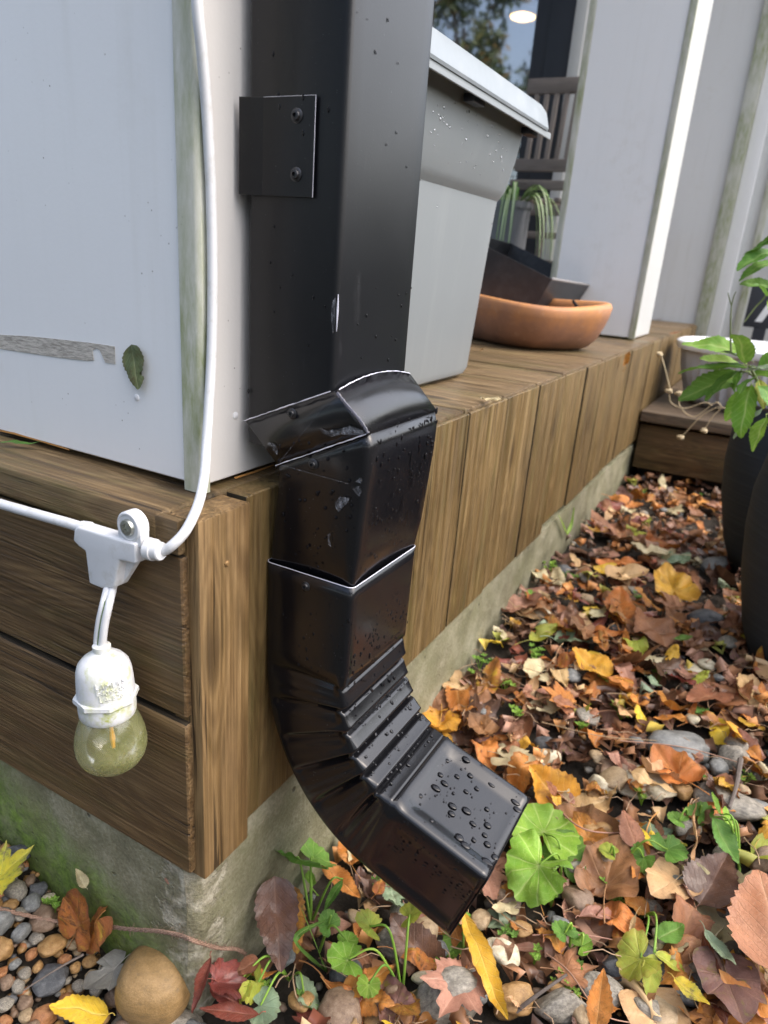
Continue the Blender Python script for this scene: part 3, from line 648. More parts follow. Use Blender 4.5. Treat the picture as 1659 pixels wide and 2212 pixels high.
# ---------------------------------------------------------------- rain drops
DROPS = []
def drop(p, n, down, s, el=1.0, parent=ds):
    DROPS.append((Vector(p), Vector(n).normalized(), Vector(down), s, el, parent))
def drops():
    r = random.Random(21)
    sx0, sx1 = SP['out'][7], SP['out'][8]; y0, z0, dy, dz, ny, nz, L = SP['out'][:7]
    # outlet top face: normal points away from the depth direction
    nrm = Vector((0, -ny, -nz)); dn = Vector((0, dy, dz))
    W = sx1-sx0
    def outp(s, t, dep): return Vector((sx0+W*s, y0+dy*(0.0035+L*t), z0+dz*(0.0035+L*t))) + Vector((0, ny, nz))*dep
    big = [(0.78, 0.13, 2.6), (0.70, 0.10, 2.2), (0.90, 0.28, 3.6), (0.70, 0.30, 2.4), (0.60, 0.16, 2.8), (0.55, 0.24, 3.0), (0.45, 0.20, 3.6), (0.62, 0.45, 2.2), (0.45, 0.55, 4.0), (0.28, 0.12, 2.8), (0.12, 0.34, 2.2), (0.33, 0.45, 3.2), (0.40, 0.42, 3.6), (0.18, 0.62, 4.4), (0.13, 0.70, 3.6), (0.46, 0.78, 3.4), (0.30, 0.86, 3.2), (0.60, 0.70, 2.6), (0.86, 0.62, 2.6), (0.86, 0.90, 3.8), (0.80, 0.95, 3.2), (0.15, 0.93, 4.4), (0.24, 0.97, 3.6), (0.80, 0.40, 2.8), (0.72, 0.52, 2.2), (0.52, 0.36, 1.6), (0.38, 0.66, 2.4), (0.36, 0.80, 2.4), (0.25, 0.74, 2.2), (0.95, 0.45, 1.8)]
    for s, t, d in big: drop(outp(s, t, 0.0028 if 0.13 < s < 0.87 else 0), nrm, dn, d*0.00072, r.uniform(1.1, 1.7))
    for _ in range(75): s = r.uniform(0.04, 0.96); drop(outp(s, r.uniform(0.12, 0.98), 0.0030 if 0.13 < s < 0.87 else 0), nrm, dn, r.uniform(0.0003, 0.0008), r.uniform(1, 1.4))
    zt, za, yf = SP['front_top'][3], SP['z_arc'], SP['front_top'][2]
    for _ in range(150):   # front face of the sleeve
        drop((sx0+W*min(0.98, r.betavariate(1.2, 1.4)), yf-0.0006, za+(zt-za)*r.uniform(0.02, 0.97)), (0, -1, 0), (0, 0, -1), r.uniform(0.0004, 0.00105), r.uniform(1.1, 1.8))
    for _ in range(34):    # left face of the sleeve
        drop((sx0-0.0002, yf+SP['D']*r.betavariate(1.3, 2.4), za+(zt-za)*r.uniform(0.0, 0.9)), (-1, 0, 0), (0, 0, -1), r.uniform(0.0004, 0.0011), r.uniform(1, 1.5))
    for _ in range(95):    # offset tube, front
        z = r.uniform(0.435, 0.548); drop((r.uniform(X0+0.006, X1-0.002), -0.0832 if z > 0.5 else -0.0832+(0.5-z)*0.085, z), (0, -1, 0), (0, 0, -1), r.uniform(0.0004, 0.0011), r.uniform(1.1, 1.9))
    for x, z, l in ((0.150, 0.515, 9), (0.157, 0.500, 12), (0.163, 0.522, 8), (0.146, 0.480, 10), (0.160, 0.465, 7), (0.170, 0.505, 6)): drop((x, -0.0832 if z > 0.5 else -0.0832+(0.5-z)*0.085, z), (0, -1, 0), (0, 0, -1), 0.0007, l)
    for a in ((0.187, 0.546, 0.0021), (0.179, 0.541, 0.0018), (0.190, 0.537, 0.0012), (0.176, 0.512, 0.0019), (0.182, 0.525, 0.001), (0.186, 0.518, 0.0008)): drop((a[0], -0.083, a[1]), (0, -1, 0), (0, 0, -1), a[2], 1.3)
    for _ in range(55):    # offset tube, left
        z = r.uniform(0.435, 0.535); drop((X0-0.0007, r.uniform(-0.074, -0.005), min(z, 0.53)), (-1, 0, 0), (0, 0, -1), r.uniform(0.0004, 0.0013), r.uniform(1, 1.4))
    for _ in range(110):    # pleats
        s = r.random(); ang = s*SP['th']; rr = SP['ri']
        drop((sx0+W*r.uniform(0.03, 0.95), SP['cy']+rr*math.cos(ang), SP['z_arc']-0.090*math.sin(ang)), (0, -math.cos(ang), math.sin(ang)), (0, -math.sin(ang), -math.cos(ang)), r.uniform(0.0005, 0.0014), r.uniform(1.1, 1.6))
    for _ in range(70):    # side of the elbow and outlet
        t = r.random(); q = r.uniform(0.05, 0.55); drop(Vector((sx0-0.0001, y0+dy*(L*t), z0+dz*(L*t)))+Vector((0, ny, nz))*q*SP['D'], (-1, 0, 0), (0, dy, dz), r.uniform(0.0003, 0.0010), 1.3)
    for _ in range(14):    # upper pipe
        drop((X0+0.001, r.uniform(-0.05, 0.02), r.uniform(0.55, 0.80)), (-1, 0, 0), (0, 0, -1), r.uniform(0.0005, 0.0011), 1.6)
    for _ in range(30):
        drop((r.uniform(X0+0.006, X1-0.004), -0.0517, 0.565+0.24*r.random()**1.8), (0, -1, 0), (0, 0, -1), r.uniform(0.0003, 0.0008), 1.6)
    for px, py in ((604, 231), (655, 287), (530, 250), (531, 383), (537, 845), (655, 210)):
        drop(on(px, py, 0, X0-0.0012 if py < 430 and px < 680 and py > 205 else X0), (-1, 0, 0), (0, 0, -1), 0.0011, 1.7)
    # one shared lens shape
    t = bmesh.new(); bmesh.ops.create_icosphere(t, subdivisions=2, radius=1)
    for v in t.verts:
        if v.co.z < 0: v.co.z *= 0.12
        v.co.y *= 1.0 - 0.22*max(0, v.co.x)
        if v.co.x > 0: v.co.z *= 1+0.25*v.co.x
    me = bpy.data.meshes.new('water_drop'); t.to_mesh(me); t.free(); me.materials.append(M['waterblack']); me.shade_smooth()
    D = sorted(DROPS, key=lambda d: -d[3]*math.sqrt(d[4])/((d[0]-CAM).length))
    def mtx(p, n, dn, s, el):
        x = (dn-n*dn.dot(n)).normalized(); y = n.cross(x)
        return Matrix.Translation(p) @ Matrix((x, y, n)).transposed().to_4x4() @ Matrix.Diagonal((s*el*1.1, s*1.1, s*0.34, 1))
    big, rest = [d for d in D if d[5] is ds][:98], [d for d in D if d[5] is ds][98:]
    for d in big:
        o = bpy.data.objects.new('water_drop', me); COL.objects.link(o); o.parent = ds; o.matrix_parent_inverse = Matrix.Translation(-ds.location); o.matrix_basis = mtx(*d[:5])
    def lump(lst, par):
        bm = bmesh.new()
        for d in lst:
            n = len(bm.verts); bm.from_mesh(me); bm.verts.ensure_lookup_table(); bmesh.ops.transform(bm, matrix=mtx(*d[:5]), verts=bm.verts[n:])
        o = fin(bm, 'water_droplets', M['waterblack' if par is ds else 'water'], par, angle=180); tag(o, kind='stuff')
    lump(rest, ds)
    others = {}
    for d in D:
        if d[5] is not ds: others.setdefault(d[5].name, (d[5], []))[1].append(d)
    for par, lst in others.values(): lump(lst, par)
# ================================================================ string light
def string_light():
    m = Mt('white_rubber'); p = m.pos(); a = m.noise(p, 90, 6, 0.7); b = m.noise(p, 18, 3, 0.6)
    c = m.mix(m.ma('MULTIPLY', m.mr(a, 0.50, 0.72, 0, 0.6), m.mr(b, 0.40, 0.60, 0, 1)), (0.66, 0.67, 0.69), (0.33, 0.30, 0.22))
    rub = m.P(col=c, rough=0.38, normal=m.bump(a, 0.15, 0.0005))
    m = Mt('white_socket'); p = m.pos(); a = m.noise(p, 150, 6, 0.75); b = m.noise(m.mapv(p, (60, 60, 25)), 1.0, 3, 0.6)
    y = m.sep(p, 1)
    side = m.mr(y, SKT.y-0.016, SKT.y+0.010, 1, 0.25)
    g = m.ma('MULTIPLY', m.ma('MULTIPLY', m.mr(a, 0.42, 0.62, 0, 1), m.mr(b, 0.40, 0.60, 0, 1)), side)
    c = m.mix(g, (0.66, 0.67, 0.69), (0.36, 0.40, 0.08)); c = m.mix(m.mr(m.noise(p, 420, 4, 0.7), 0.55, 0.75, 0, 0.35), c, (0.35, 0.33, 0.28))
    soc = m.P(col=c, rough=0.4, normal=m.bump(a, 0.2, 0.0005))
    m = Mt('groove_green'); gg = m.P(col=(0.10, 0.16, 0.04), rough=0.8)
    m = Mt('steel_screw'); st = m.P(col=(0.55, 0.56, 0.5), rough=0.3, metal=0.9)
    m = Mt('algae_glass'); p = m.pos(); a = m.noise(p, 60, 6, 0.7); b = m.noise(p, 420, 4, 0.7)
    yy = m.sep(p, 1); zz = m.sep(p, 2)
    right = m.mr(m.ma('ADD', m.ma('MULTIPLY', yy, -1.0), m.ma('MULTIPLY', zz, -0.9)), -(SKT.y)-0.9*(SKT.z-0.062)+0.006, -(SKT.y)-0.9*(SKT.z-0.062)+0.048, 0.06, 0.8)
    fac = m.ma('MULTIPLY', right, m.mr(m.ma('ADD', m.ma('MULTIPLY', a, 0.6), m.ma('MULTIPLY', b, 0.4)), 0.34, 0.62, 0.15, 1.0))
    fac = m.ma('ADD', m.ma('MULTIPLY', fac, 0.5), 0.17)
    m.P(col=m.ramp(a, [(0.3, (0.42, 0.46, 0.10)), (0.5, (0.56, 0.57, 0.24)), (0.7, (0.68, 0.67, 0.55))]), rough=0.6)
    tr = m.n('BsdfTransparent'); gl = m.n('BsdfGlossy'); gl.inputs['Roughness'].default_value = 0.12; fr = m.n('Fresnel'); fr.inputs[0].default_value = 1.5
    m1 = m.n('MixShader'); m.set(m1.inputs[0], m.ma('ADD', fr.outputs[0], 0.03)); m.t.links.new(tr.outputs[0], m1.inputs[1]); m.t.links.new(gl.outputs[0], m1.inputs[2])
    tl = m.n('BsdfTranslucent'); tl.inputs[0].default_value = (0.75, 0.75, 0.5, 1); md = m.n('MixShader'); md.inputs[0].default_value = 0.3; m.t.links.new(m.b.outputs[0], md.inputs[1]); m.t.links.new(tl.outputs[0], md.inputs[2])
    m2 = m.n('MixShader'); m.set(m2.inputs[0], fac); m.t.links.new(m1.outputs[0], m2.inputs[1]); m.t.links.new(md.outputs[0], m2.inputs[2]); m.t.links.new(m2.outputs[0], m.o.inputs[0]); glass = m.m
    m = Mt('orange_filament'); fil = m.P(col=(0.85, 0.38, 0.03), rough=0.5)
    t = empty('string_light', (-0.012, 0.05, T-0.1), 'white outdoor string light with an algae stained bulb screwed to the deck edge', 'string light')
    FX = -0.0135
    # main cord down the pillar then round to the connector
    P = [on(418, -260, 1, 0.0155), on(422, -120, 1, 0.0165), on(427, 20, 1, 0.017), on(437, 120, 1, 0.0175), on(448, 260, 1, 0.019), on(456, 430, 1, 0.0195), on(459, 600, 1, 0.0195), on(457, 760, 1, 0.019), on(451, 880, 1, 0.017), on(446, 960, 1, 0.013), on(441, 1030, 1, 0.005), on(428, 1090, 0, 0.012), on(402, 1145, 0, -0.001), on(372, 1178, 0, -0.009), on(345, 1194, 0, FX+0.003), on(322, 1193, 0, FX+0.001)]
    bm = new(); tube(bm, catmull(P, 8), 0.0033, 14); fin(bm, 'cord', rub, t)
    P = [on(-220, 1028, 0, FX+0.002), on(-90, 1058, 0, FX+0.002), on(0, 1088, 0, FX+0.001), on(90, 1114, 0, FX), on(150, 1131, 0, FX), on(195, 1145, 0, FX)]
    bm = new(); tube(bm, catmull(P, 8), 0.0037, 14); fin(bm, 'cord', rub, t)
    # connector body
    px = [(188, 1157), (190, 1134), (199, 1127), (262, 1146), (300, 1158), (322, 1163), (323, 1207), (300, 1202), (287, 1199), (277, 1257), (248, 1259), (222, 1248), (214, 1180), (200, 1170)]
    bm = new(); poly_prism(bm, [on(a, b, 0, FX+0.0055) for a, b in px], (-0.0115, 0, 0), 0.002, 3)
    px = [(287, 1199), (309, 1206), (277, 1257), (270, 1257)]
    poly_prism(bm, [on(a, b, 0, FX+0.0062) for a, b in px], (-0.005, 0, 0), 0.001, 2)
    body = fin(bm, 'connector', rub, t)
    c = on(279, 1138, 0, FX-0.003); bm = new(); R = Matrix.Translation(c) @ Matrix.Rotation(rad(-90), 4, 'Y')
    rg = (on(304, 1145, 0, FX-0.003)-c).length
    lathe(bm, [(rg, -0.007), (rg, 0.0005), (rg-0.001, 0.0014), (rg-0.002, 0.0014), (rg-0.0024, 0.0009), (0, 0.0008)], 32, R); 
    box(bm, (c.x-0.0005, c.y-rg, c.z-0.012), (c.x+0.007, c.y+rg, c.z), 0.001, 2)
    fin(bm, 'screw_lug', rub, body)
    # star recess screw
    bm = new(); ring = []
    for k in range(24):
        a = 2*math.pi*k/24; q = 0.0022+0.0006*math.cos(6*a); ring.append((q*math.cos(a), q*math.sin(a)))
    o1 = [bm.verts.new(R @ Vector((0.0057*math.cos(2*math.pi*k/24), 0.0057*math.sin(2*math.pi*k/24), 0.0010))) for k in range(24)]
    o2 = [bm.verts.new(R @ Vector((0.0050*math.cos(2*math.pi*k/24), 0.0050*math.sin(2*math.pi*k/24), 0.0028))) for k in range(24)]
    o3 = [bm.verts.new(R @ Vector((x*1.25, y*1.25, 0.0032))) for x, y in ring]; o4 = [bm.verts.new(R @ Vector((x*1.1, y*1.1, 0.0012))) for x, y in ring]
    for A, B in ((o1, o2), (o2, o3), (o3, o4)):
        for k in range(24): bm.faces.new((A[k], A[(k+1) % 24], B[(k+1) % 24], B[k]))
    bm.faces.new(o4); fin(bm, 'screw', st, body, angle=25)
    # end collar on the right nozzle
    a, b = on(321, 1185, 0, FX), on(350, 1192, 0, FX+0.001); bm = new()
    tube(bm, [a, a.lerp(b, 0.45), a.lerp(b, 0.46), b.lerp(a, 0.08), b], [0.0072, 0.0071, 0.0062, 0.0060, 0.0054], 26); fin(bm, 'end_collar', rub, body, angle=30)
    a = on(178, 1141, 0, FX); b = on(192, 1145, 0, FX); bm = new(); tube(bm, [a, b], [0.0052, 0.0058], 20); fin(bm, 'end_collar', rub, body, angle=30)
    # twin drop cord
    SX = SKT.x
    C_ = [(242, 1250, FX), (240, 1262, FX), (231, 1300, SX+0.005), (221, 1345, SX+0.001), (216, 1385, SX), (216, 1402, SX)]
    for s in (-1, 1):
        P = []
        for a, b, x in C_:
            p = on(a, b, 0, x); P.append(p+Vector((0, -s*0.0024, 0)))
        bm = new(); tube(bm, catmull(P, 6), 0.0026, 12); fin(bm, 'drop_cord', rub, t)
    P = [on(a, b, 0, x)+Vector((-0.0012, 0, 0)) for a, b, x in C_]; bm = new(); tube(bm, catmull(P, 6), 0.0009, 6); fin(bm, 'cord_groove', gg, t)
    # socket and bulb
    Rx = Matrix.Translation(SKT) @ Matrix.Rotation(rad(-2.0), 4, 'X')
    k = 0.001*SS
    bm = new()
    lathe(bm, [(0, 0), (5.5*k, 0), (6.3*k, -0.6*k), (6.3*k, -4*k), (6.0*k, -5*k), (9*k, -7*k), (14*k, -10.5*k), (17.6*k, -15*k), (19*k, -20*k), (19.6*k, -27*k), (20*k, -36*k), (20.2*k, -43*k), (19.8*k, -44*k)], 56, Rx)
    sk = fin(bm, 'socket', soc, t, angle=40)
    bm = new(); lathe(bm, [(18*k, -38.5*k), (21*k, -38.7*k), (22.6*k, -39.5*k), (22.8*k, -42.6*k), (21.5*k, -44*k), (18*k, -44.2*k)], 8, Rx @ Matrix.Rotation(rad(10), 4, 'Z')); fin(bm, 'flange', soc, sk, angle=30)
    bm = new(); lathe(bm, [(19*k, -43.5*k), (20.1*k, -44*k), (20.3*k, -50*k), (20*k, -55*k), (19.2*k, -56.5*k), (17.5*k, -56.8*k), (17.2*k, -50*k)], 56, Rx); fin(bm, 'collar', soc, sk, angle=40)
    bm = new(); prof = [(15, -52), (18.2, -56), (20.8, -61), (23.0, -67), (24.8, -73.5), (25.7, -80), (25.5, -86), (23.9, -92), (20.9, -97), (16.4, -101), (10.5, -103.8), (4.5, -105), (0.01, -105.2)]
    lathe(bm, [(a*k, b*k) for a, b in prof], 56, Rx); bl = fin(bm, 'bulb', glass, t, angle=180)
    bm = new(); bm2 = [Rx @ Vector((0.001, 0.000, -50*k)), Rx @ Vector((0.001, -0.0005, -88*k))]
    pts = [bm2[0].lerp(bm2[1], i/20) for i in range(21)]; rr = random.Random(2)
    tube(bm, pts, [0.0015*rr.uniform(0.75, 1.25) for _ in pts], 7); fin(bm, 'filament', fil, bl)
    bm = new(); tube(bm, [bm2[1], bm2[1]+Vector((0, 0.003, -0.001))], 0.0003, 5); tube(bm, [bm2[1]+Vector((0, -0.004, 0.004)), bm2[1]+Vector((0, -0.003, -0.001)), bm2[1]], 0.0003, 5); fin(bm, 'support_wire', st, bl)
    # raised lettering wrapped round the socket
    cd = CAM-SKT; phi0 = math.atan2(cd.y, cd.x)+rad(10)
    for i, txt in enumerate(('LAMUES', 'E409435', 'LA-E26')):
        cu = bpy.data.curves.new('lettering', 'FONT'); cu.body = txt; cu.size = 0.0058*SS; cu.extrude = 0.0004; cu.align_x = 'CENTER'; cu.resolution_u = 2
        to = bpy.data.objects.new('tmp', cu); COL.objects.link(to); bpy.context.view_layer.update()
        me = bpy.data.meshes.new_from_object(to.evaluated_get(bpy.context.evaluated_depsgraph_get())); bpy.data.objects.remove(to)
        for v in me.vertices:
            R_ = (20.0*k) + v.co.z; a = phi0 - (-v.co.x)/(20*k); z = -24.5*k - i*5.2*k + v.co.y
            v.co = Rx @ Vector((R_*math.cos(a), R_*math.sin(a), z))
        link('lettering', me, sk, [soc])
    return t
SS = 0.94
SKT = on(219, 1392, 0, -0.030)
string_light()
# ================================================================ small leaf stuck on the pillar is built with the leaves
# ================================================================ grey storage bin
def storage_bin():
    m = Mt('grey_plastic'); p = m.pos(); a = m.noise(p, 7, 4); s = m.noise(m.mapv(p, (30, 30, 3)), 1.0, 5, 0.6)
    c = m.mix(m.mr(s, 0.55, 0.8, 0, 0.3), m.mix(m.mr(a, 0.3, 0.7, 0, 0.2), (0.235, 0.26, 0.275), (0.20, 0.22, 0.23)), (0.33, 0.35, 0.36))
    gp = m.P(col=c, rough=0.42, normal=m.bump(m.noise(p, 150, 3), 0.1, 0.001))
    m = Mt('grey_lid'); p = m.pos(); s = m.noise(m.mapv(p, (18, 30, 10)), 1.0, 6, 0.7)
    gl = m.P(col=m.mix(m.mr(s, 0.5, 0.75, 0, 0.5), (0.25, 0.285, 0.31), (0.38, 0.41, 0.44)), rough=m.mr(s, 0.3, 0.7, 0.28, 0.5), normal=m.bump(s, 0.15, 0.001))
    t = empty('storage_bin', (0.53, 0.3, T), 'tall light grey plastic storage bin with a lid, rain drops on its front', 'storage bin')
    def rr(x0, x1, y0, y1, z, r):
        out = []
        for a, b in rrect(x1-x0, y1-y0, r, 8, 6): out.append(Vector((x0+a, y0+b, z)))
        return out
    z = T+0.001
    lv = [(0.340, 0.713, 0.118, 0.50, z, .03), (0.332, 0.722, 0.108, 0.51, z+0.006, .03), (0.328, 0.726, 0.104, 0.515, z+0.015, .03), (0.300, 0.737, 0.0905, 0.54, 0.728, .034), (0.298, 0.738, 0.0895, 0.54, 0.738, .034), (0.296, 0.7395, 0.0845, 0.545, 0.744, .036), (0.292, 0.7405, 0.079, 0.55, 0.752, .038), (0.286, 0.7415, 0.069, 0.555, 0.79, .04), (0.280, 0.743, 0.062, 0.56, 0.835, .04), (0.280, 0.743, 0.062, 0.56, 0.846, .04)]
    bm = new(); loft(bm, [rr(*l) for l in lv], cap=True); fin(bm, 'bin_body', gp, t, angle=28)
    lv = [(0.290, 0.735, 0.07, 0.55, 0.838, .03), (0.262, 0.752, 0.040, 0.575, 0.832, .03), (0.260, 0.755, 0.037, 0.578, 0.829, .03), (0.259, 0.756, 0.036, 0.579, 0.832, .03), (0.262, 0.752, 0.040, 0.576, 0.850, .03), (0.267, 0.746, 0.046, 0.57, 0.858, .03), (0.29, 0.72, 0.07, 0.55, 0.863, .03)]
    bm = new(); loft(bm, [rr(*l) for l in lv], cap=True); fin(bm, 'lid', gl, t, angle=28)
    bm = new(); box(bm, (0.262, 0.0385, 0.8215), (0.752, 0.0405, 0.8295), 0.0006, 1); fin(bm, 'lid_lip', gp, t)
    for x in (0.50, 0.695): bm = new(); box(bm, (x, 0.048, 0.820), (x+0.032, 0.062, 0.829), 0.002, 2); fin(bm, 'catch', M['frame'], t)
    r = random.Random(6)
    for _ in range(42): drop((r.uniform(0.44, 0.68), 0.0, r.uniform(0.76, 0.82)), (0, -1, 0.12), (0, 0, -1), r.uniform(0.0005, 0.0016), r.uniform(1, 1.6), t)
    for _ in range(16): drop((r.uniform(0.44, 0.72), 0.0, r.uniform(0.70, 0.80)), (0, -1, 0.12), (0, 0, -1), r.uniform(0.0004, 0.0012), 1.4, t)
    for i, d in enumerate(DROPS):
        if d[5] is t:
            zz = d[0].z; d[0].y = (0.069-0.007*(zz-0.79)/0.045 if zz > 0.79 else (0.0795-0.0105*(zz-0.752)/0.038 if zz > 0.752 else 0.091)) - 0.0003
    return t
storage_bin(); drops()
# ================================================================ terracotta bowl
def bowl():
    m = Mt('terracotta'); p = m.pos(); a = m.noise(p, 16, 5, 0.6); b = m.noise(p, 70, 4, 0.6); z = m.sep(p, 2)
    f = m.ma('ADD', m.mr(z, T, T+0.11, 0, 0.75), m.ma('MULTIPLY', m.ma('SUBTRACT', a, 0.5), 0.9))
    c = m.ramp(f, [(0.0, (0.19, 0.10, 0.065)), (0.35, (0.33, 0.165, 0.10)), (0.6, (0.50, 0.225, 0.09)), (0.85, (0.62, 0.28, 0.08))])
    c = m.mix(m.mr(b, 0.6, 0.75, 0, 0.3), c, (0.55, 0.38, 0.27))
    tc = m.P(col=c, rough=0.62, normal=m.bump(b, 0.3, 0.001))
    cx, cy = 1.33, 0.245
    t = empty('terracotta_bowl', (cx, cy, T), 'orange terracotta planter bowl with a wavy rim and a dark nick, on the deck', 'bowl')
    bm = new(); Mx = Matrix.Translation((cx, cy, T+0.001)) @ Matrix.Rotation(rad(-38), 4, 'Z') @ Matrix.Diagonal((0.80, 1.22, 0.84, 1))
    prof = [(0, 0.002), (0.09, 0.0), (0.135, 0.002), (0.150, 0.010), (0.164, 0.03), (0.175, 0.06), (0.182, 0.085), (0.185, 0.106), (0.182, 0.114), (0.176, 0.117), (0.168, 0.114), (0.154, 0.10), (0.150, 0.07), (0.135, 0.03), (0.0, 0.022)]
    R = lathe(bm, prof, 72, Mx, sq=3.0)
    for i, ring in enumerate(R):
        for k, v in enumerate(ring):
            a = 2*math.pi*k/72; q = sm(0.03, 0.11, v.co.z-T)
            v.co.z += q*(0.0035*math.cos(2*a+1.0)+0.003*math.cos(3*a+2.5))
    fin(bm, 'bowl_body', tc, t, angle=50)
    p = on(1246, 658, 0, 1.2); bm = new()
    a, b = on(1238, 650, 0, 1.225), on(1255, 672, 0, 1.2); tube(bm, [a, a.lerp(b, 0.5)+Vector((0, 0, -0.001)), b], [0.003, 0.0035, 0.001], 6); fin(bm, 'rim_nick', M['gap'], t)
bowl()
# ================================================================ black tray leaning behind the bowl
def tray():
    m = Mt('black_tray'); p = m.pos(); a = m.noise(p, 40, 4)
    bt = m.P(col=m.mix(m.mr(a, 0.4, 0.7, 0, 0.5), (0.018, 0.02, 0.024), (0.05, 0.05, 0.055)), rough=0.42)
    A = on(1192, 603, 0, 1.36); B = on(1295, 620, 1, A.y)
    e2 = (B-A); wd = e2.length; e2.normalize()
    t = empty('black_tray', (1.5, 0.4, T), 'black rectangular tray tilted against the bin behind the terracotta bowl', 'tray')
    Lp = on(1050, 532, 0, 1.36); e1 = (Lp-A); e1 = (e1-e2*e1.dot(e2)).normalized(); e3 = e1.cross(e2); e3 = e3 if e3.z > 0 else -e3
    L, Hh = 0.30, 0.105
    def pt(u, v, w): return A+e1*u+e2*v+e3*w
    bm = new(); k = 0.012; th = 0.004
    def quadbox(f, inset0, inset1, w0, w1):
        pass
    outer_t = [pt(0, 0, 0), pt(L, 0, 0), pt(L, wd, 0), pt(0, wd, 0)]
    outer_b = [pt(k, k, -Hh), pt(L-k, k, -Hh), pt(L-k, wd-k, -Hh), pt(k, wd-k, -Hh)]
    inner_t = [pt(th, th, 0), pt(L-th, th, 0), pt(L-th, wd-th, 0), pt(th, wd-th, 0)]
    inner_b = [pt(k+th, k+th, -Hh+th), pt(L-k-th, k+th, -Hh+th), pt(L-k-th, wd-k-th, -Hh+th), pt(k+th, wd-k-th, -Hh+th)]
    V = [[bm.verts.new(q) for q in l] for l in (outer_b, outer_t, inner_t, inner_b)]
    for a_, b_ in zip(V, V[1:]):
        for i in range(4): bm.faces.new((a_[i], a_[(i+1) % 4], b_[(i+1) % 4], b_[i]))
    bm.faces.new(V[0]); bm.faces.new(V[3]); fin(bm, 'tray_body', bt, t, smooth=False)
    bm = new(); tube(bm, [inner_t[0].lerp(outer_t[0], .5), inner_t[3].lerp(outer_t[3], .5)], 0.0035, 6); m = Mt('tray_rim'); fin(bm, 'tray_rim', m.P(col=(0.25, 0.24, 0.24), rough=0.4), t)
tray()
# ================================================================ slatted chair, spider plant, shelf behind
def chair():
    r = random.Random(12); X = 2.30
    t = empty('slatted_chair', (X, 0.35, T), 'grey weathered folding chair with slatted back standing by the house window', 'chair')
    def bx_(name, lo, hi, par=t, bev=0.004, ax=(1, 2, 0)):
        bm = new(); box(bm, lo, hi, bev, 2, ax=ax, rng=r); return fin(bm, name, M['greywood'], par)
    bx_('top_rail', (X, 0.17, 1.205), (X+0.022, 0.645, 1.252))
    bx_('lower_rail', (X-0.03, 0.17, 0.965), (X-0.008, 0.645, 1.004))
    for i in range(13):
        y = 0.185+i*0.0345; bm = new(); Mx = Matrix.Translation((X-0.005, y, 1.10)) @ Matrix.Rotation(rad(7), 4, 'Y'); box(bm, (-0.006, 0, -0.105), (0.006, 0.017, 0.108), 0.003, 2, ax=(2, 1, 0), rng=r, M=Mx); fin(bm, 'back_slat', M['greywood'], t)
    bx_('seat_rail', (X-0.06, 0.17, 0.905), (X-0.035, 0.645, 0.935))
    for i in range(13):
        y = 0.185+i*0.0345; bx_('seat_slat', (X-0.055, y, 0.868), (X+0.36, y+0.020, 0.882), ax=(0, 1, 2))
    bx_('front_rail', (X-0.065, 0.17, 0.825), (X-0.045, 0.645, 0.858))
    for y in (0.165, 0.628):
        bx_('leg', (X-0.10, y, T+0.001), (X-0.075, y+0.022, 0.90), ax=(2, 1, 0)); bx_('leg', (X+0.34, y, T+0.001), (X+0.365, y+0.022, 0.90), ax=(2, 1, 0))
    for z in (0.57, 0.66, 0.75): bx_('crossbar', (X-0.072, 0.19, z), (X-0.055, 0.627, z+0.022))
    bm = new(); box(bm, (2.62, 0.44, 1.20), (2.66, 0.50, 1.275), 0.004, 2, ax=(2, 1, 0), rng=r); k = fin(bm, 'wooden_block', M['corner']); tag(k, 'small brown wooden block end showing above the grey chair back', 'wood block')
    # spider plant in a grey pot
    m = Mt('grey_pot'); gp = m.P(col=(0.20, 0.21, 0.23), rough=0.5)
    m = Mt('spider_leaf'); uv = m.attr('wc'); e = m.ma('ABSOLUTE', m.sep(uv, 1)); lf = m.P(col=m.mix(m.mr(e, 0.35, 0.6), (0.5, 0.58, 0.36), (0.10, 0.24, 0.05)), rough=0.4)
    c = on(1148, 425, 0, 2.0); t = empty('spider_plant', (c.x, c.y, T), 'spider plant with arching striped leaves in a grey pot, behind the bin', 'plant')
    q = on(1112, 500, 0, 2.0); z1 = on(1112, 436, 0, 2.0).z
    bm = new(); lathe(bm, [(0, T+0.001), (0.05, T+0.001), (0.055, T+0.01), (0.06, z1-0.02), (0.064, z1-0.02), (0.064, z1), (0.056, z1), (0.055, z1-0.03), (0, z1-0.03)], 30, Matrix.Translation((q.x, q.y+0.02, 0))); fin(bm, 'pot', gp, t)
    for i in range(26):
        a = r.uniform(0, 6.28); Lh = r.uniform(0.12, 0.24); o = Vector((q.x+0.02*math.cos(a), q.y+0.02+0.02*math.sin(a), z1-0.02)); d = Vector((math.cos(a), math.sin(a), 0)); s = Vector((-d.y, d.x, 0))
        bm = new(); LL = bm.verts.layers.float_vector['wc']; prev = None; N = 12; w = r.uniform(0.006, 0.010); hgt = r.uniform(0.05, 0.10)
        for k in range(N+1):
            u = k/N; p = o + d*(Lh*(u-0.25*u**3)) + Vector((0, 0, hgt*4*u*(1-u)*0.9 - 0.16*u**2.4)); ww = w*(1-u)**0.6*(0.4+0.6*min(1, u*5))
            vs = []
            for j, sg in enumerate((-1, 0, 1)):
                v = bm.verts.new(p+s*ww*sg+Vector((0, 0, abs(sg)*ww*0.5))); v[LL] = Vector((u, sg, 0)); vs.append(v)
            if prev:
                for j in (0, 1): bm.faces.new((prev[j], prev[j+1], vs[j+1], vs[j]))
            prev = vs
        fin(bm, 'leaf', lf, t, recalc=False)
chair()
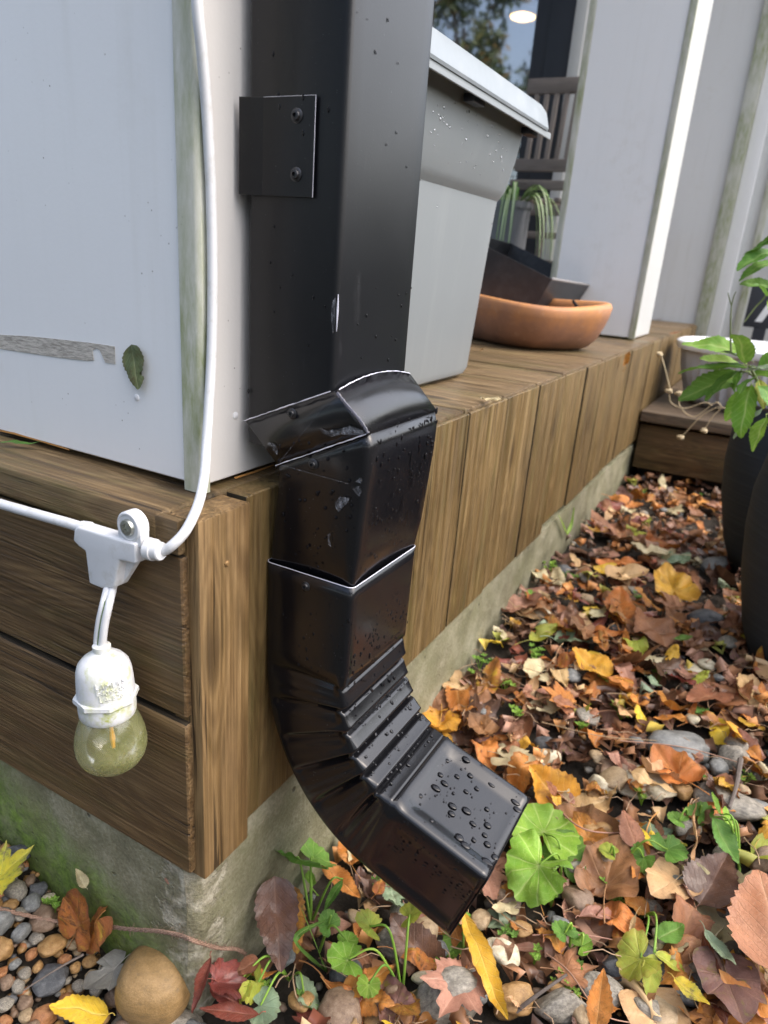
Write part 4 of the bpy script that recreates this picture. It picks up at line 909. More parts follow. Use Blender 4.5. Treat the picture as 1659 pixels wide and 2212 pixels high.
# ================================================================ lower step, ribbed white pot, sign, tall planters
def lower_step():
    r = random.Random(31); t = empty('wooden_step', (2.2, -0.6, 0.1), 'low weathered timber step at the end of the deck, under the ribbed white pot', 'step')
    bm = new(); box(bm, (1.757, -0.80, 0.272), (1.83, -0.0045, 0.302), 0.004, 3, ax=(1, 0, 2), rng=r)
    for i in range(7): box(bm, (1.834+i*0.134, -0.80, 0.274), (1.964+i*0.134, -0.0045, 0.301), 0.004, 3, ax=(1, 0, 2), rng=r)
    fin(bm, 'step_boards', M['step'], t)
    bm = new(); box(bm, (1.775, -0.79, 0.135), (1.80, -0.006, 0.262), 0.003, 2, ax=(1, 2, 0), rng=r); fin(bm, 'step_riser', M['fascia'], t)
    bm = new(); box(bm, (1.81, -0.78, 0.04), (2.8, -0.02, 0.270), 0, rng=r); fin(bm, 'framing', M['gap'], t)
lower_step()
def ribbed_pot():
    c = (2.10, -0.245); z0 = 0.303
    m = Mt('white_ribbed'); p = m.pos(); a = m.noise(m.mapv(p, (50, 50, 6)), 1.0, 5, 0.7); wp = m.P(col=m.mix(m.mr(a, 0.5, 0.75, 0, 0.5), (0.55, 0.56, 0.60), (0.32, 0.30, 0.28)), rough=0.5)
    m = Mt('pot_rim'); rim = m.P(col=(0.78, 0.80, 0.84), rough=0.35)
    t = empty('ribbed_pot', (c[0], c[1], z0), 'large ribbed white flower pot on the wooden step, behind the green plant', 'pot')
    bm = new(); n = 144; prof = [(0.15, 0.0), (0.17, 0.02), (0.195, 0.10), (0.205, 0.16)]; rings = []
    for rr, z in prof:
        rings.append([bm.verts.new((c[0]+(rr+0.006*math.cos(36*a))*math.cos(a), c[1]+(rr+0.006*math.cos(36*a))*math.sin(a), z0+z)) for a in (2*math.pi*k/n for k in range(n))])
    for A, B in zip(rings, rings[1:]):
        for k in range(n): bm.faces.new((A[k], A[(k+1) % n], B[(k+1) % n], B[k]))
    bm.faces.new(rings[0]); fin(bm, 'pot_body', wp, t, angle=60)
    bm = new(); lathe(bm, [(0.205, 0.155), (0.222, 0.158), (0.226, 0.166), (0.226, 0.178), (0.218, 0.182), (0.200, 0.178), (0.195, 0.15), (0.01, 0.145), (0, 0.145)], 72, Matrix.Translation((c[0], c[1], z0))); fin(bm, 'pot_rim', rim, t)
    bm = new(); lathe(bm, [(0, 0.153), (0.1, 0.156), (0.194, 0.15)], 40, Matrix.Translation((c[0], c[1], z0))); fin(bm, 'soil', M['soil'], t)
ribbed_pot()
def sign():
    m = Mt('sign_dark'); dk = m.P(col=(0.02, 0.023, 0.032), rough=0.5); m = Mt('sign_white'); wh = m.P(col=(0.75, 0.76, 0.76), rough=0.5)
    X = 2.55
    px = [(1628, 613), (1700, 622), (1676, 728), (1604, 705)]
    q = [on(a, b, 0, X) for a, b in px]; y1, y0 = max(p.y for p in q[:1]+q[3:]), min(p.y for p in q); zb, zt = q[3].z, q[0].z
    t = empty('letter_sign', (X, (y0+y1)/2, 0.303), 'dark navy board with a white letter A, standing behind the ribbed pot', 'sign')
    bm = new(); box(bm, (X, y0, zb), (X+0.02, y1, zt), 0.002, 2); box(bm, (X+0.002, (y0+y1)/2-0.02, 0.303), (X+0.018, (y0+y1)/2+0.02, zb+0.002), 0, 2); fin(bm, 'sign_board', dk, t)
    h = zt-zb; cy = y1-0.088
    cu = bpy.data.curves.new('lettering', 'FONT'); cu.body = 'A'; cu.size = h*1.0; cu.extrude = 0.001; cu.offset = 0.004; cu.align_x = 'CENTER'
    to = bpy.data.objects.new('tmp', cu); COL.objects.link(to); bpy.context.view_layer.update()
    me = bpy.data.meshes.new_from_object(to.evaluated_get(bpy.context.evaluated_depsgraph_get())); bpy.data.objects.remove(to)
    for v in me.vertices: x, y, z = v.co; v.co = Vector((X-0.0015-z, cy-x, zb+h*0.17+y))
    link('lettering', me, t, [wh])
sign()
def planter(name_label, c, z1, prof, inner):
    m = Mt('dark_planter'); p = m.obj(); z = m.noise(m.mapv(p, (2, 2, 240)), 1.0, 4, 0.6); g = m.noise(p, 300, 2)
    pm = m.P(col=m.mix(m.mr(z, 0.45, 0.7, 0, 0.5), (0.030, 0.039, 0.052), (0.05, 0.062, 0.078)), spec=0.25, rough=0.75, normal=m.bump(m.ma('ADD', z, m.ma('MULTIPLY', g, 0.3)), 0.6, 0.0015))
    z0 = G(*c)-0.008; t = empty('tall_planter', (c[0], c[1], z0), name_label, 'planter', 'tall dark planters beside the leaf litter')
    bm = new(); H = z1-z0
    lathe(bm, [(0, 0)]+[(r, h*H) for r, h in prof], 72, Matrix.Translation((c[0], c[1], z0))); fin(bm, 'planter_body', pm, t, angle=60)
    rt = prof[-1][0]; m = Mt('planter_rim'); rm = m.P(col=inner, rough=0.4)
    bm = new(); lathe(bm, [(rt+0.001, H-0.003), (rt+0.001, H+0.003), (rt-0.004, H+0.005), (rt-0.012, H+0.003), (rt-0.014, H-0.03), (0.01, H-0.03), (0, H-0.03)], 60, Matrix.Translation((c[0], c[1], z0))); fin(bm, 'planter_rim', rm, t)
    bm = new(); lathe(bm, [(0, H-0.018), (rt*0.6, H-0.020), (rt-0.0142, H-0.026)], 40, Matrix.Translation((c[0], c[1], z0))); fin(bm, 'soil', M['soil'], t)
    return t
PLA = (0.87, -0.452); PLB = (1.25, -0.385)
planter('tall dark grey planter with a pale rim, nearer one, holding the leafy green plant', PLA, 0.435, [(0.07, 0), (0.085, 0.005), (0.105, 0.15), (0.125, 0.40), (0.135, 0.62), (0.137, 0.8), (0.128, 1.0)], (0.62, 0.66, 0.72))
planter('tall black planter with a fine ridged surface, standing behind the grey planter', PLB, 0.44, [(0.06, 0), (0.072, 0.005), (0.098, 0.18), (0.122, 0.45), (0.13, 0.66), (0.13, 0.85), (0.12, 1.0)], (0.03, 0.03, 0.035))
# ================================================================ leaves
def leaf_mat(name, c1, c2, spot, vein, spotamt=0.4, rough=0.5, nl=8, polar=False, transl=0.15, coat=0.0, veinamt=0.6, sp2=None):
    m = Mt(name); lc = m.attr('lc'); va = m.attr('vein', 'Fac'); oid = m.oid(); isl = m.island()
    u = m.sep(lc, 0); v = m.ma('ABSOLUTE', m.sep(lc, 1)); e = m.sep(lc, 2)
    cmb = m.n('CombineXYZ'); m.set(cmb.inputs[0], u); m.set(cmb.inputs[1], m.sep(lc, 1)); m.set(cmb.inputs[2], m.ma('ADD', m.ma('MULTIPLY', oid, 37), m.ma('MULTIPLY', isl, 53)))
    q = cmb.outputs[0]
    a = m.noise(q, 3.0, 5, 0.65); b = m.noise(q, 11.0, 6, 0.75)
    c = m.mix(m.mr(a, 0.33, 0.67, 0, 1), c1, c2)
    br = m.mr(m.noise(q, 0.9, 1), 0.3, 0.7, 0.72, 1.25)
    c = m.mix(1.0, c, m.n('CombineColor').outputs[0], 'MIX') if False else c
    s1 = m.mr(m.ma('ADD', m.ma('MULTIPLY', b, 0.65), m.ma('MULTIPLY', a, 0.45)), 0.56, 0.66, 0, spotamt); c = m.mix(s1, c, spot)
    if sp2: c = m.mix(m.mr(m.noise(q, 4.5, 4, 0.7), 0.55, 0.68, 0, 0.85), c, sp2)
    edge = m.mr(m.ma('ADD', e, m.ma('MULTIPLY', m.ma('SUBTRACT', b, 0.5), 0.5)), 0.75, 1.05, 0, 0.45); c = m.mix(edge, c, spot)
    # lateral veins
    k = m.ma('SUBTRACT', m.ma('MULTIPLY', u, nl), m.ma('MULTIPLY', v, nl*1.15 if not polar else 0))
    if polar: k = m.ma('ADD', m.ma('MULTIPLY', e, 5), m.ma('MULTIPLY', m.noise(q, 6, 2), 1.6))
    fr = m.ma('FRACT', k); ln = m.ma('ABSOLUTE', m.ma('SUBTRACT', fr, 0.5)); lat = m.mr(ln, 0.0, 0.075, 1, 0, True)
    mid = m.ma('POWER', va, 2.2 if polar else 4.0)
    vv = m.ma('MAXIMUM', m.ma('MULTIPLY', lat, 0.55 if not polar else 0.25), mid)
    net = m.mr(m.vor(q, 26, 'DISTANCE_TO_EDGE'), 0.0, 0.05, 1, 0)
    c = m.mix(m.ma('MULTIPLY', vv, veinamt), c, vein)
    c = m.mix(m.ma('MULTIPLY', net, 0.18), c, vein)
    h = m.ma('ADD', m.ma('MULTIPLY', vv, -0.8), m.ma('ADD', m.ma('MULTIPLY', b, 0.5), m.ma('MULTIPLY', net, -0.25)))
    hs = m.n('HueSaturation'); m.set(hs.inputs['Color'], c); m.set(hs.inputs['Value'], br); m.set(hs.inputs['Hue'], m.mr(oid, 0, 1, 0.49, 0.51)); c = hs.outputs[0]
    m.P(col=c, rough=m.mr(b, 0.3, 0.7, rough-0.12, rough+0.12), normal=m.bump(h, 0.7, 0.0012), spec=0.4, coat=coat, coatr=0.2)
    if transl:
        t = m.n('BsdfTranslucent'); m.set(t.inputs[0], c); ms = m.n('MixShader'); ms.inputs[0].default_value = transl
        m.t.links.new(m.b.outputs[0], ms.inputs[1]); m.t.links.new(t.outputs[0], ms.inputs[2]); m.t.links.new(ms.outputs[0], m.o.inputs[0])
    return m.m
LM = {}
def _lm(k, *a, **kw):
    LM[k] = leaf_mat('leaf_'+k.replace(' ', '_'), *a, **kw); LM[k+'*'] = leaf_mat('broad_leaf_'+k.replace(' ', '_'), *a, **dict(kw, polar=True))
_lm('rust orange', (0.46, 0.15, 0.028), (0.60, 0.25, 0.055), (0.13, 0.045, 0.016), (0.62, 0.33, 0.12), 0.5)
_lm('brown', (0.24, 0.10, 0.045), (0.34, 0.155, 0.07), (0.07, 0.03, 0.016), (0.42, 0.23, 0.12), 0.5)
_lm('tan', (0.50, 0.30, 0.14), (0.60, 0.40, 0.20), (0.24, 0.12, 0.05), (0.68, 0.5, 0.28), 0.45)
_lm('pinkish brown', (0.34, 0.165, 0.105), (0.46, 0.25, 0.165), (0.15, 0.07, 0.04), (0.55, 0.34, 0.24), 0.4)
_lm('dark brown', (0.085, 0.042, 0.026), (0.15, 0.075, 0.042), (0.035, 0.018, 0.012), (0.22, 0.12, 0.07), 0.4, rough=0.42, coat=0.3)
_lm('dark red', (0.14, 0.035, 0.025), (0.24, 0.06, 0.035), (0.05, 0.016, 0.012), (0.32, 0.12, 0.07), 0.5, rough=0.4, coat=0.3)
_lm('yellow', (0.66, 0.44, 0.02), (0.74, 0.55, 0.05), (0.35, 0.18, 0.03), (0.72, 0.58, 0.16), 0.35)
_lm('golden', (0.58, 0.28, 0.025), (0.66, 0.38, 0.04), (0.24, 0.09, 0.02), (0.68, 0.45, 0.12), 0.5)
_lm('pale cream', (0.56, 0.48, 0.27), (0.62, 0.55, 0.34), (0.34, 0.24, 0.11), (0.70, 0.62, 0.42), 0.35)
_lm('yellow green', (0.40, 0.42, 0.05), (0.26, 0.36, 0.045), (0.32, 0.17, 0.03), (0.58, 0.56, 0.16), 0.35, transl=0.25)
_lm('green', (0.09, 0.22, 0.03), (0.15, 0.31, 0.045), (0.07, 0.14, 0.02), (0.34, 0.46, 0.14), 0.3, transl=0.28, veinamt=0.7)
_lm('light green', (0.17, 0.36, 0.035), (0.27, 0.46, 0.05), (0.16, 0.32, 0.03), (0.55, 0.66, 0.25), 0.4, transl=0.32, veinamt=0.8)
_lm('grey green', (0.17, 0.25, 0.15), (0.26, 0.34, 0.21), (0.13, 0.13, 0.06), (0.38, 0.45, 0.32), 0.3)
_lm('dull green', (0.085, 0.115, 0.045), (0.12, 0.15, 0.06), (0.10, 0.05, 0.02), (0.19, 0.22, 0.11), 0.5, transl=0.1)
_lm('light brown', (0.36, 0.165, 0.07), (0.44, 0.22, 0.10), (0.24, 0.11, 0.055), (0.58, 0.36, 0.2), 0.5)
_lm('grey', (0.135, 0.135, 0.125), (0.20, 0.20, 0.185), (0.08, 0.07, 0.06), (0.28, 0.27, 0.25), 0.35)
_lm('purple brown', (0.125, 0.06, 0.055), (0.20, 0.105, 0.075), (0.06, 0.03, 0.03), (0.27, 0.16, 0.10), 0.35, sp2=(0.16, 0.15, 0.02))
_lm('mottled', (0.30, 0.10, 0.03), (0.45, 0.19, 0.03), (0.06, 0.03, 0.02), (0.40, 0.2, 0.07), 0.8, sp2=(0.52, 0.35, 0.03))
_lm('yellow spotted', (0.66, 0.50, 0.03), (0.42, 0.42, 0.04), (0.13, 0.10, 0.05), (0.68, 0.55, 0.16), 0.9)
def leaf_bm(bm, kind, L, rng, wid=0.4, fold=0.25, curl=0.3, twist=0.0, pet=0.35, wav=0.05, M_=Matrix(), mi=0, hole=0, lod=1, petr=0.010):
    """one leaf: base at the origin, tip towards +X; writes the lc and vein attributes"""
    lcl = bm.verts.layers.float_vector['lc']; vl = bm.verts.layers.float['vein']; V = []
    s1, s2, s3 = rng.uniform(0, 50), rng.uniform(0, 50), rng.uniform(0.7, 1.3)
    def shape(x, y):
        # flat (x, y) in leaf lengths -> curled 3D
        z = fold*abs(y) + wav*mnoise.noise((x*3.2+s1, y*3.2, s2))*1.6 + wav*0.5*mnoise.noise((x*8+s1, y*8, s2+9))
        if abs(curl) > 1e-3:
            R = 1/curl; a = x/R; X = (R-z)*math.sin(a); Z = R-(R-z)*math.cos(a)
        else: X, Z = x, z
        if twist:
            t = twist*x; y, Z = y*math.cos(t)-Z*math.sin(t), y*math.sin(t)+Z*math.cos(t)
        return M_ @ Vector((X*L, y*L, Z*L))
    def add(x, y, u, v, e, ve):
        q = bm.verts.new(shape(x, y)); q[lcl] = Vector((u, v, e)); q[vl] = ve; V.append(q); return q
    if kind in ('oval', 'long', 'ovate', 'holly'):
        nu, nv = (22, 3) if lod else (9, 2)
        pw = {'oval': 0.85, 'long': 0.8, 'ovate': 0.62, 'holly': 0.8}[kind]
        prev = None
        for i in range(nu+1):
            t = i/nu; w = wid*0.5*max(0.0, math.sin(math.pi*t**pw))**(0.75 if kind != 'long' else 0.9)
            row = []
            for j in range(-nv, nv+1):
                f = j/nv; ww = w; bx = t
                if abs(j) == nv and lod and 0 < i < nu: ww = w*(1+(0.07 if i % 2 else -0.03)); bx = t+(0.012 if i % 2 else 0)
                if hole and i in (hole, hole+1) and abs(j) == nv and f > 0: ww *= 0.35
                y = f*ww
                row.append(add(bx, y, t, y, abs(f), 1.0 if j == 0 else 0.0))
            if prev:
                for j in range(2*nv): bm.faces.new((prev[j], row[j], row[j+1], prev[j+1])).material_index = mi
            prev = row
    else:
        K = 72 if lod else 26; NR = 5 if lod else 2
        if kind == 'maple':
            lobes = [(0, 1.0, .30), (0.80, 0.88, .27), (-0.80, 0.88, .27), (1.65, 0.60, .27), (-1.65, 0.60, .27)]; c = 0.28
            def rf(a):
                r = 0.36
                for la, lr, lw in lobes:
                    d = abs((a-la+math.pi) % (2*math.pi)-math.pi); r = max(r, 0.34+(lr*0.80-0.34)*max(0, 1-(d/0.50))**0.85)
                return r*(1+0.06*math.sin(a*23+s1)+0.04*math.sin(a*41+s2)) * (0.55 if abs(a) > 2.75 else 1)
            vang = [l[0] for l in lobes]
        elif kind == 'heart':
            c = 0.25
            def rf(a):
                d = abs(a); r = 0.36+0.39*max(0, 1-d/1.25)**1.25 + 0.07*math.exp(-((d-2.2)/0.45)**2)
                if d > 2.75: r *= 1-0.62*sm(2.75, math.pi, d)
                return r*(1+0.018*math.sin(a*36))*(wid/0.75 if d > 0.7 else 1)
            vang = [0, 0.75, -0.75, 1.6, -1.6]
        else:  # kidney: round scalloped leaf
            c = 0.34
            def rf(a):
                d = abs(a); r = 0.50+0.10*math.cos(a*0.5)**4+0.07*math.exp(-((d-2.1)/0.45)**2)
                if d > 2.35: r *= 1-0.9*sm(2.35, 3.05, d)
                return r*(1+0.11*abs(math.sin(a*7.5+s1))**0.6-0.04+0.07*math.sin(a*2.3+s2)+0.03*math.sin(a*19+s2))
            vang = [0, 0.62, -0.62, 1.25, -1.25, 1.95, -1.95, 2.5, -2.5]
        ks = [int(round((va/(2*math.pi)) % 1*K)) % K for va in vang]
        cen = add(c, 0, 0, 0, 0, 1.0); rings = []
        for i in range(1, NR+1):
            f = i/NR; ring = []
            for k in range(K):
                a = 2*math.pi*k/K; a = a if a <= math.pi else a-2*math.pi
                rr = rf(a)*f if f > 0.45 else (rf(a)*0.5+0.5*0.42)*f
                if hole and i >= NR-1 and (k-hole) % K < K//14: rr *= 0.6
                ring.append(add(c+rr*math.cos(a), rr*math.sin(a), rr*math.cos(a), rr*math.sin(a)+a*0.2, f, (1.0 if k in ks else 0.0)*(1-0.25*f)))
            rings.append(ring)
        for k in range(K): bm.faces.new((cen, rings[0][k], rings[0][(k+1) % K])).material_index = mi
        for A, B in zip(rings, rings[1:]):
            for k in range(K): bm.faces.new((A[k], B[k], B[(k+1) % K], A[(k+1) % K])).material_index = mi
    if pet:
        st = shape(0.0 if kind in ('oval', 'long', 'ovate', 'holly') else c*0.98, 0); d = (M_.to_3x3() @ Vector((-1, 0, 0))); up = (M_.to_3x3() @ Vector((0, 0, 1))); sd = (M_.to_3x3() @ Vector((0, 1, 0)))
        b = rng.uniform(-0.5, 0.5); P = [st + d*(L*pet*t + (L*c if kind in ('maple', 'heart', 'kidney') else 0)*t) + sd*(b*L*pet*t*t) + up*(0.05*L*math.sin(3*t)) for t in (0, .25, .5, .75, 1)]
        vs = tube(bm, P, [petr*L, petr*L*0.9, petr*L*0.85, petr*L*0.85, petr*L*1.3], 5 if lod else 3, cap=False)
        for q in vs:
            q[vl] = 1.0; q[lcl] = Vector((0.02, 0.5, 0.2))
    return V
def lbm():
    bm = bmesh.new(); bm.verts.layers.float_vector.new('lc'); bm.verts.layers.float.new('vein'); return bm
def lfin(bm, name, mats, parent=None):
    me = bpy.data.meshes.new(name); bm.to_mesh(me); bm.free(); o = link(name, me, parent, mats); me.shade_smooth(); return o
POL = ('maple', 'heart', 'kidney')
KW = {'oval': 'oval', 'ovate': 'broad toothed', 'long': 'long narrow', 'maple': 'lobed', 'heart': 'heart shaped', 'kidney': 'round scalloped', 'holly': 'pointed'}
def lm(col, kind): return LM[col+'*'] if kind in POL else LM[col]
def leaf_between(kind, col, a, b, label, lift=0.004, roll=0.0, name='fallen_leaf', cat='leaf', group=None, parent=None, seed=0, axis=None, **k):
    """a, b: base and tip in 3D"""
    rng = random.Random(hash((round(a[0], 3), round(b[1], 3), seed)) & 0xffff)
    a, b = Vector(a), Vector(b); x = (b-a); L = x.length; x.normalize(); up = axis or Vector((0, 0, 1)); y = up.cross(x).normalized(); z = x.cross(y)
    R = Matrix((x, y, z)).transposed().to_4x4() @ Matrix.Rotation(roll, 4, 'X')
    if parent is not None:
        bm = lbm(); leaf_bm(bm, kind, L, rng, M_=Matrix.Translation(a) @ R, **k); return lfin(bm, name, [lm(col, kind)], parent)
    bm = lbm(); leaf_bm(bm, kind, L, rng, **k); o = lfin(bm, name, [lm(col, kind)]); o.matrix_world = Matrix.Translation(a+Vector((0, 0, lift))) @ R
    tag(o, label, cat, group); return o
def gl(kind, col, p1, p2, label, up=(0.012, 0.016), **k):
    """leaf lying on the litter, base and tip given by where they are seen on the ground"""
    return leaf_between(kind, col, ong(*p1, up[0]), ong(*p2, up[1]), label, **k)
# ================================================================ things lying and growing on the ground
def stone_mat(name, cols, scale=2.6, band=0.0, speck=0.3):
    m = Mt(name); o = m.obj(); oid = m.oid(); isl = m.island()
    cmb = m.n('CombineXYZ'); [m.set(cmb.inputs[i], m.ma('ADD', m.sep(o, i), m.ma('MULTIPLY', m.ma('ADD', oid, isl), 7.0+i))) for i in range(3)]; q = cmb.outputs[0]
    a = m.noise(q, scale, 6, 0.65); b = m.noise(q, scale*6, 4, 0.7); bd = m.noise(m.mapv(q, (scale*0.3, scale*0.3, scale*3)), 1.0, 3, 0.6)
    f = m.ma('ADD', m.ma('MULTIPLY', a, 0.7-band*0.4), m.ma('ADD', m.ma('MULTIPLY', b, 0.3), m.ma('MULTIPLY', bd, band*0.5)))
    c = m.ramp(f, [(0.34, cols[0]), (0.5, cols[1]), (0.68, cols[2])])
    c = m.mix(m.mr(m.vor(q, scale*9), 0.1, 0.2, speck, 0), c, (0.45, 0.42, 0.36))
    return m.P(col=c, rough=m.mr(a, 0.3, 0.7, 0.42, 0.66), spec=0.45, normal=m.bump(m.ma('ADD', a, m.ma('MULTIPLY', b, 0.6)), 0.6, 0.0012))
SM = {
 'grey': stone_mat('stone_grey', [(0.075, 0.08, 0.08), (0.15, 0.155, 0.15), (0.27, 0.27, 0.26)]),
 'dark grey': stone_mat('stone_dark_grey', [(0.03, 0.032, 0.036), (0.065, 0.068, 0.072), (0.14, 0.145, 0.15)]),
 'blue grey': stone_mat('stone_blue_grey', [(0.09, 0.105, 0.13), (0.15, 0.17, 0.195), (0.25, 0.27, 0.29)]),
 'tan': stone_mat('stone_tan', [(0.17, 0.115, 0.06), (0.29, 0.21, 0.12), (0.42, 0.33, 0.21)]),
 'golden brown': stone_mat('stone_golden', [(0.16, 0.085, 0.03), (0.30, 0.17, 0.06), (0.42, 0.27, 0.12)]),
 'rust': stone_mat('stone_rust', [(0.14, 0.055, 0.022), (0.28, 0.12, 0.045), (0.40, 0.22, 0.10)]),
 'cream': stone_mat('stone_cream', [(0.30, 0.25, 0.15), (0.46, 0.41, 0.29), (0.60, 0.56, 0.45)]),
 'brown': stone_mat('stone_brown', [(0.09, 0.055, 0.035), (0.17, 0.11, 0.07), (0.27, 0.20, 0.14)]),
 'banded': stone_mat('stone_banded', [(0.10, 0.075, 0.045), (0.22, 0.135, 0.05), (0.33, 0.21, 0.09)], 3.2, 0.7),
 'speckled': stone_mat('stone_speckled', [(0.07, 0.065, 0.055), (0.21, 0.19, 0.155), (0.40, 0.37, 0.31)], 5.5, 0.0, 0.6)}
def stone_mesh(seed, sub=3, rough=0.12, flat=(1, 1, 1), angular=0.0, e=2.5):
    t = bmesh.new(); bmesh.ops.create_icosphere(t, subdivisions=sub, radius=1); r = random.Random(seed); s = r.uniform(0, 99)
    for v in t.verts:
        p = v.co.copy(); p *= (abs(p.x)**e+abs(p.y)**e+abs(p.z)**e)**(-1/e); n = mnoise.noise(p*0.9+Vector((s, s, 0))) + 0.4*mnoise.noise(p*2.1+Vector((0, s, 0)))
        q = p*(1+rough*2.0*n)
        if angular:
            for k in range(7):
                d = Vector((math.sin(k*2.1+s), math.cos(k*1.3+s*2), math.sin(k*3.7+s))).normalized(); h = q.dot(d); lim = 0.70+0.12*math.sin(k+s)
                if h > lim: q -= d*(h-lim)*angular
        q += p*0.02*mnoise.noise(p*6+Vector((s, 0, 0)))
        v.co = Vector((q.x*flat[0], q.y*flat[1], q.z*flat[2]))
    me = bpy.data.meshes.new('stone'); t.to_mesh(me); t.free(); me.shade_smooth(); return me
def place(me, name, mt, loc, rot, sc, label, cat, group=None):
    o = bpy.data.objects.new(name, me); COL.objects.link(o)
    if not me.materials: me.materials.append(mt)
    o.material_slots[0].link = 'OBJECT'; o.material_slots[0].material = mt
    o.location = loc; o.rotation_euler = rot; o.scale = sc; tag(o, label, cat, group); return o
PXM = lambda p: (p-CAM).dot(_f)/FPX       # metres per photo pixel at a point
def stone_at(px, py, w, h, mt, label, rotz=0.0, ang=0.0, rough=0.12, seed=1, sink=0.25, tilt=0.0, name='stone', flat=0.6, group=None):
    p = ong(px, py+h*0.22); k = PXM(p); a = w*k/2; c = max(0.3*a, min(a*1.0, h*k/2*0.92)); zz = c
    me = stone_mesh(seed, 4, rough, (1, 1, 1), ang, 2.35 if rough < 0.05 else 2.5)
    return place(me, name, SM[mt], (p.x, p.y, G(p.x, p.y)+zz*(1-sink*2)), (tilt, 0, rotz+YAW-math.pi/2), (a, a*flat if flat else a, zz), label, 'stone', group)
OCC = []   # discs (x, y, r) kept free by the named pieces
# ---- named stones
stone_at(336, 2112, 158, 150, 'banded', 'big rounded golden brown stone at the foot of the concrete corner, twine over it', rough=0.02, seed=9, sink=0.0, flat=0.95, ang=0.0)
NS = [(1205, 2172, 120, 100, 'speckled', 'large rough tan grey stone right of the upright rust leaf', 5, 0.6), (1108, 2155, 92, 88, 'golden brown', 'golden angular stone between the orange yellow leaf and the big tan stone', 6, 0.5),
 (1290, 1700, 70, 62, 'cream', 'cream white quartz stone with a sharp corner', 7, 0.9), (1395, 1690, 150, 60, 'cream', 'long pale yellow split rock beside the quartz stone', 8, 0.9),
 (1350, 1668, 130, 46, 'brown', 'long flat grey brown rock lying slantwise behind the quartz stone', 9, 0.7), (1460, 1612, 140, 75, 'grey', 'broad smooth grey rock half buried among leaves', 10, 0.3),
 (1580, 1640, 70, 70, 'speckled', 'upright speckled grey stone beside the heart shaped orange leaf', 11, 0.5), (1290, 1800, 92, 70, 'golden brown', 'round olive brown stone above the green leaf with torn edge', 12, 0.2),
 (1560, 1735, 150, 70, 'speckled', 'wide pale speckled stone with a green sprig over it', 13, 0.4), (1630, 1745, 60, 50, 'grey', 'smooth grey pebble at the right edge of the litter', 14, 0.2),
 (1640, 1850, 60, 90, 'brown', 'dark grey brown rounded stone under the hanging brown leaf', 15, 0.2), (1480, 2060, 110, 120, 'rust', 'rusty streaked stone under the yellowing leaf', 16, 0.4),
 (1375, 2085, 150, 90, 'dark grey', 'flat dark slate stone under the yellow two lobed leaf', 17, 0.5), (1400, 1960, 50, 60, 'speckled', 'small mottled grey stone between brown leaves', 18, 0.3),
 (960, 2150, 150, 150, 'speckled', 'big mottled granite stone behind the bright green leaves', 19, 0.2), (830, 2190, 110, 70, 'golden brown', 'yellow brown cobble under the orange leaf at the front', 20, 0.3),
 (870, 2040, 110, 80, 'speckled', 'grey speckled cobble under the spout outlet', 21, 0.2), (1180, 1640, 60, 60, 'cream', 'pale cream stone beside the outlet with a cream leaf on it', 22, 0.4),
 (1540, 1220, 60, 40, 'grey', 'grey stone lying against the tall planters', 23, 0.3), (1302, 1148, 46, 24, 'grey', 'flat grey stone near the far end of the plinth', 24, 0.3),
 (1525, 1342, 80, 52, 'dark grey', 'dark smooth stone beside the nearer planter', 25, 0.2), (1420, 2190, 160, 70, 'tan', 'broad tan stone at the front edge of the litter', 26, 0.5),
 (1555, 2195, 80, 60, 'brown', 'small brown boulder at the front beside the round purple leaf', 27, 0.3), (1495, 1450, 70, 36, 'cream', 'cream wedge shaped stone among brown leaves', 28, 0.8),
 (230, 1795, 60, 40, 'dark grey', 'flat dark stone near the left plinth', 29, 0.5), (330, 2215, 200, 60, 'speckled', 'flat wet flagstone below the big rounded stone', 30, 0.5)]
NS[-2] = (32, 1845, 72, 48, 'dark grey', 'dark jagged stone against the mossy foot of the plinth', 29, 0.8)
for (x, y, w, h, mt, lab, sd, an) in NS: stone_at(x, y, w, h, mt, lab, seed=sd, ang=an, rotz=random.Random(sd).uniform(-0.4, 0.4))
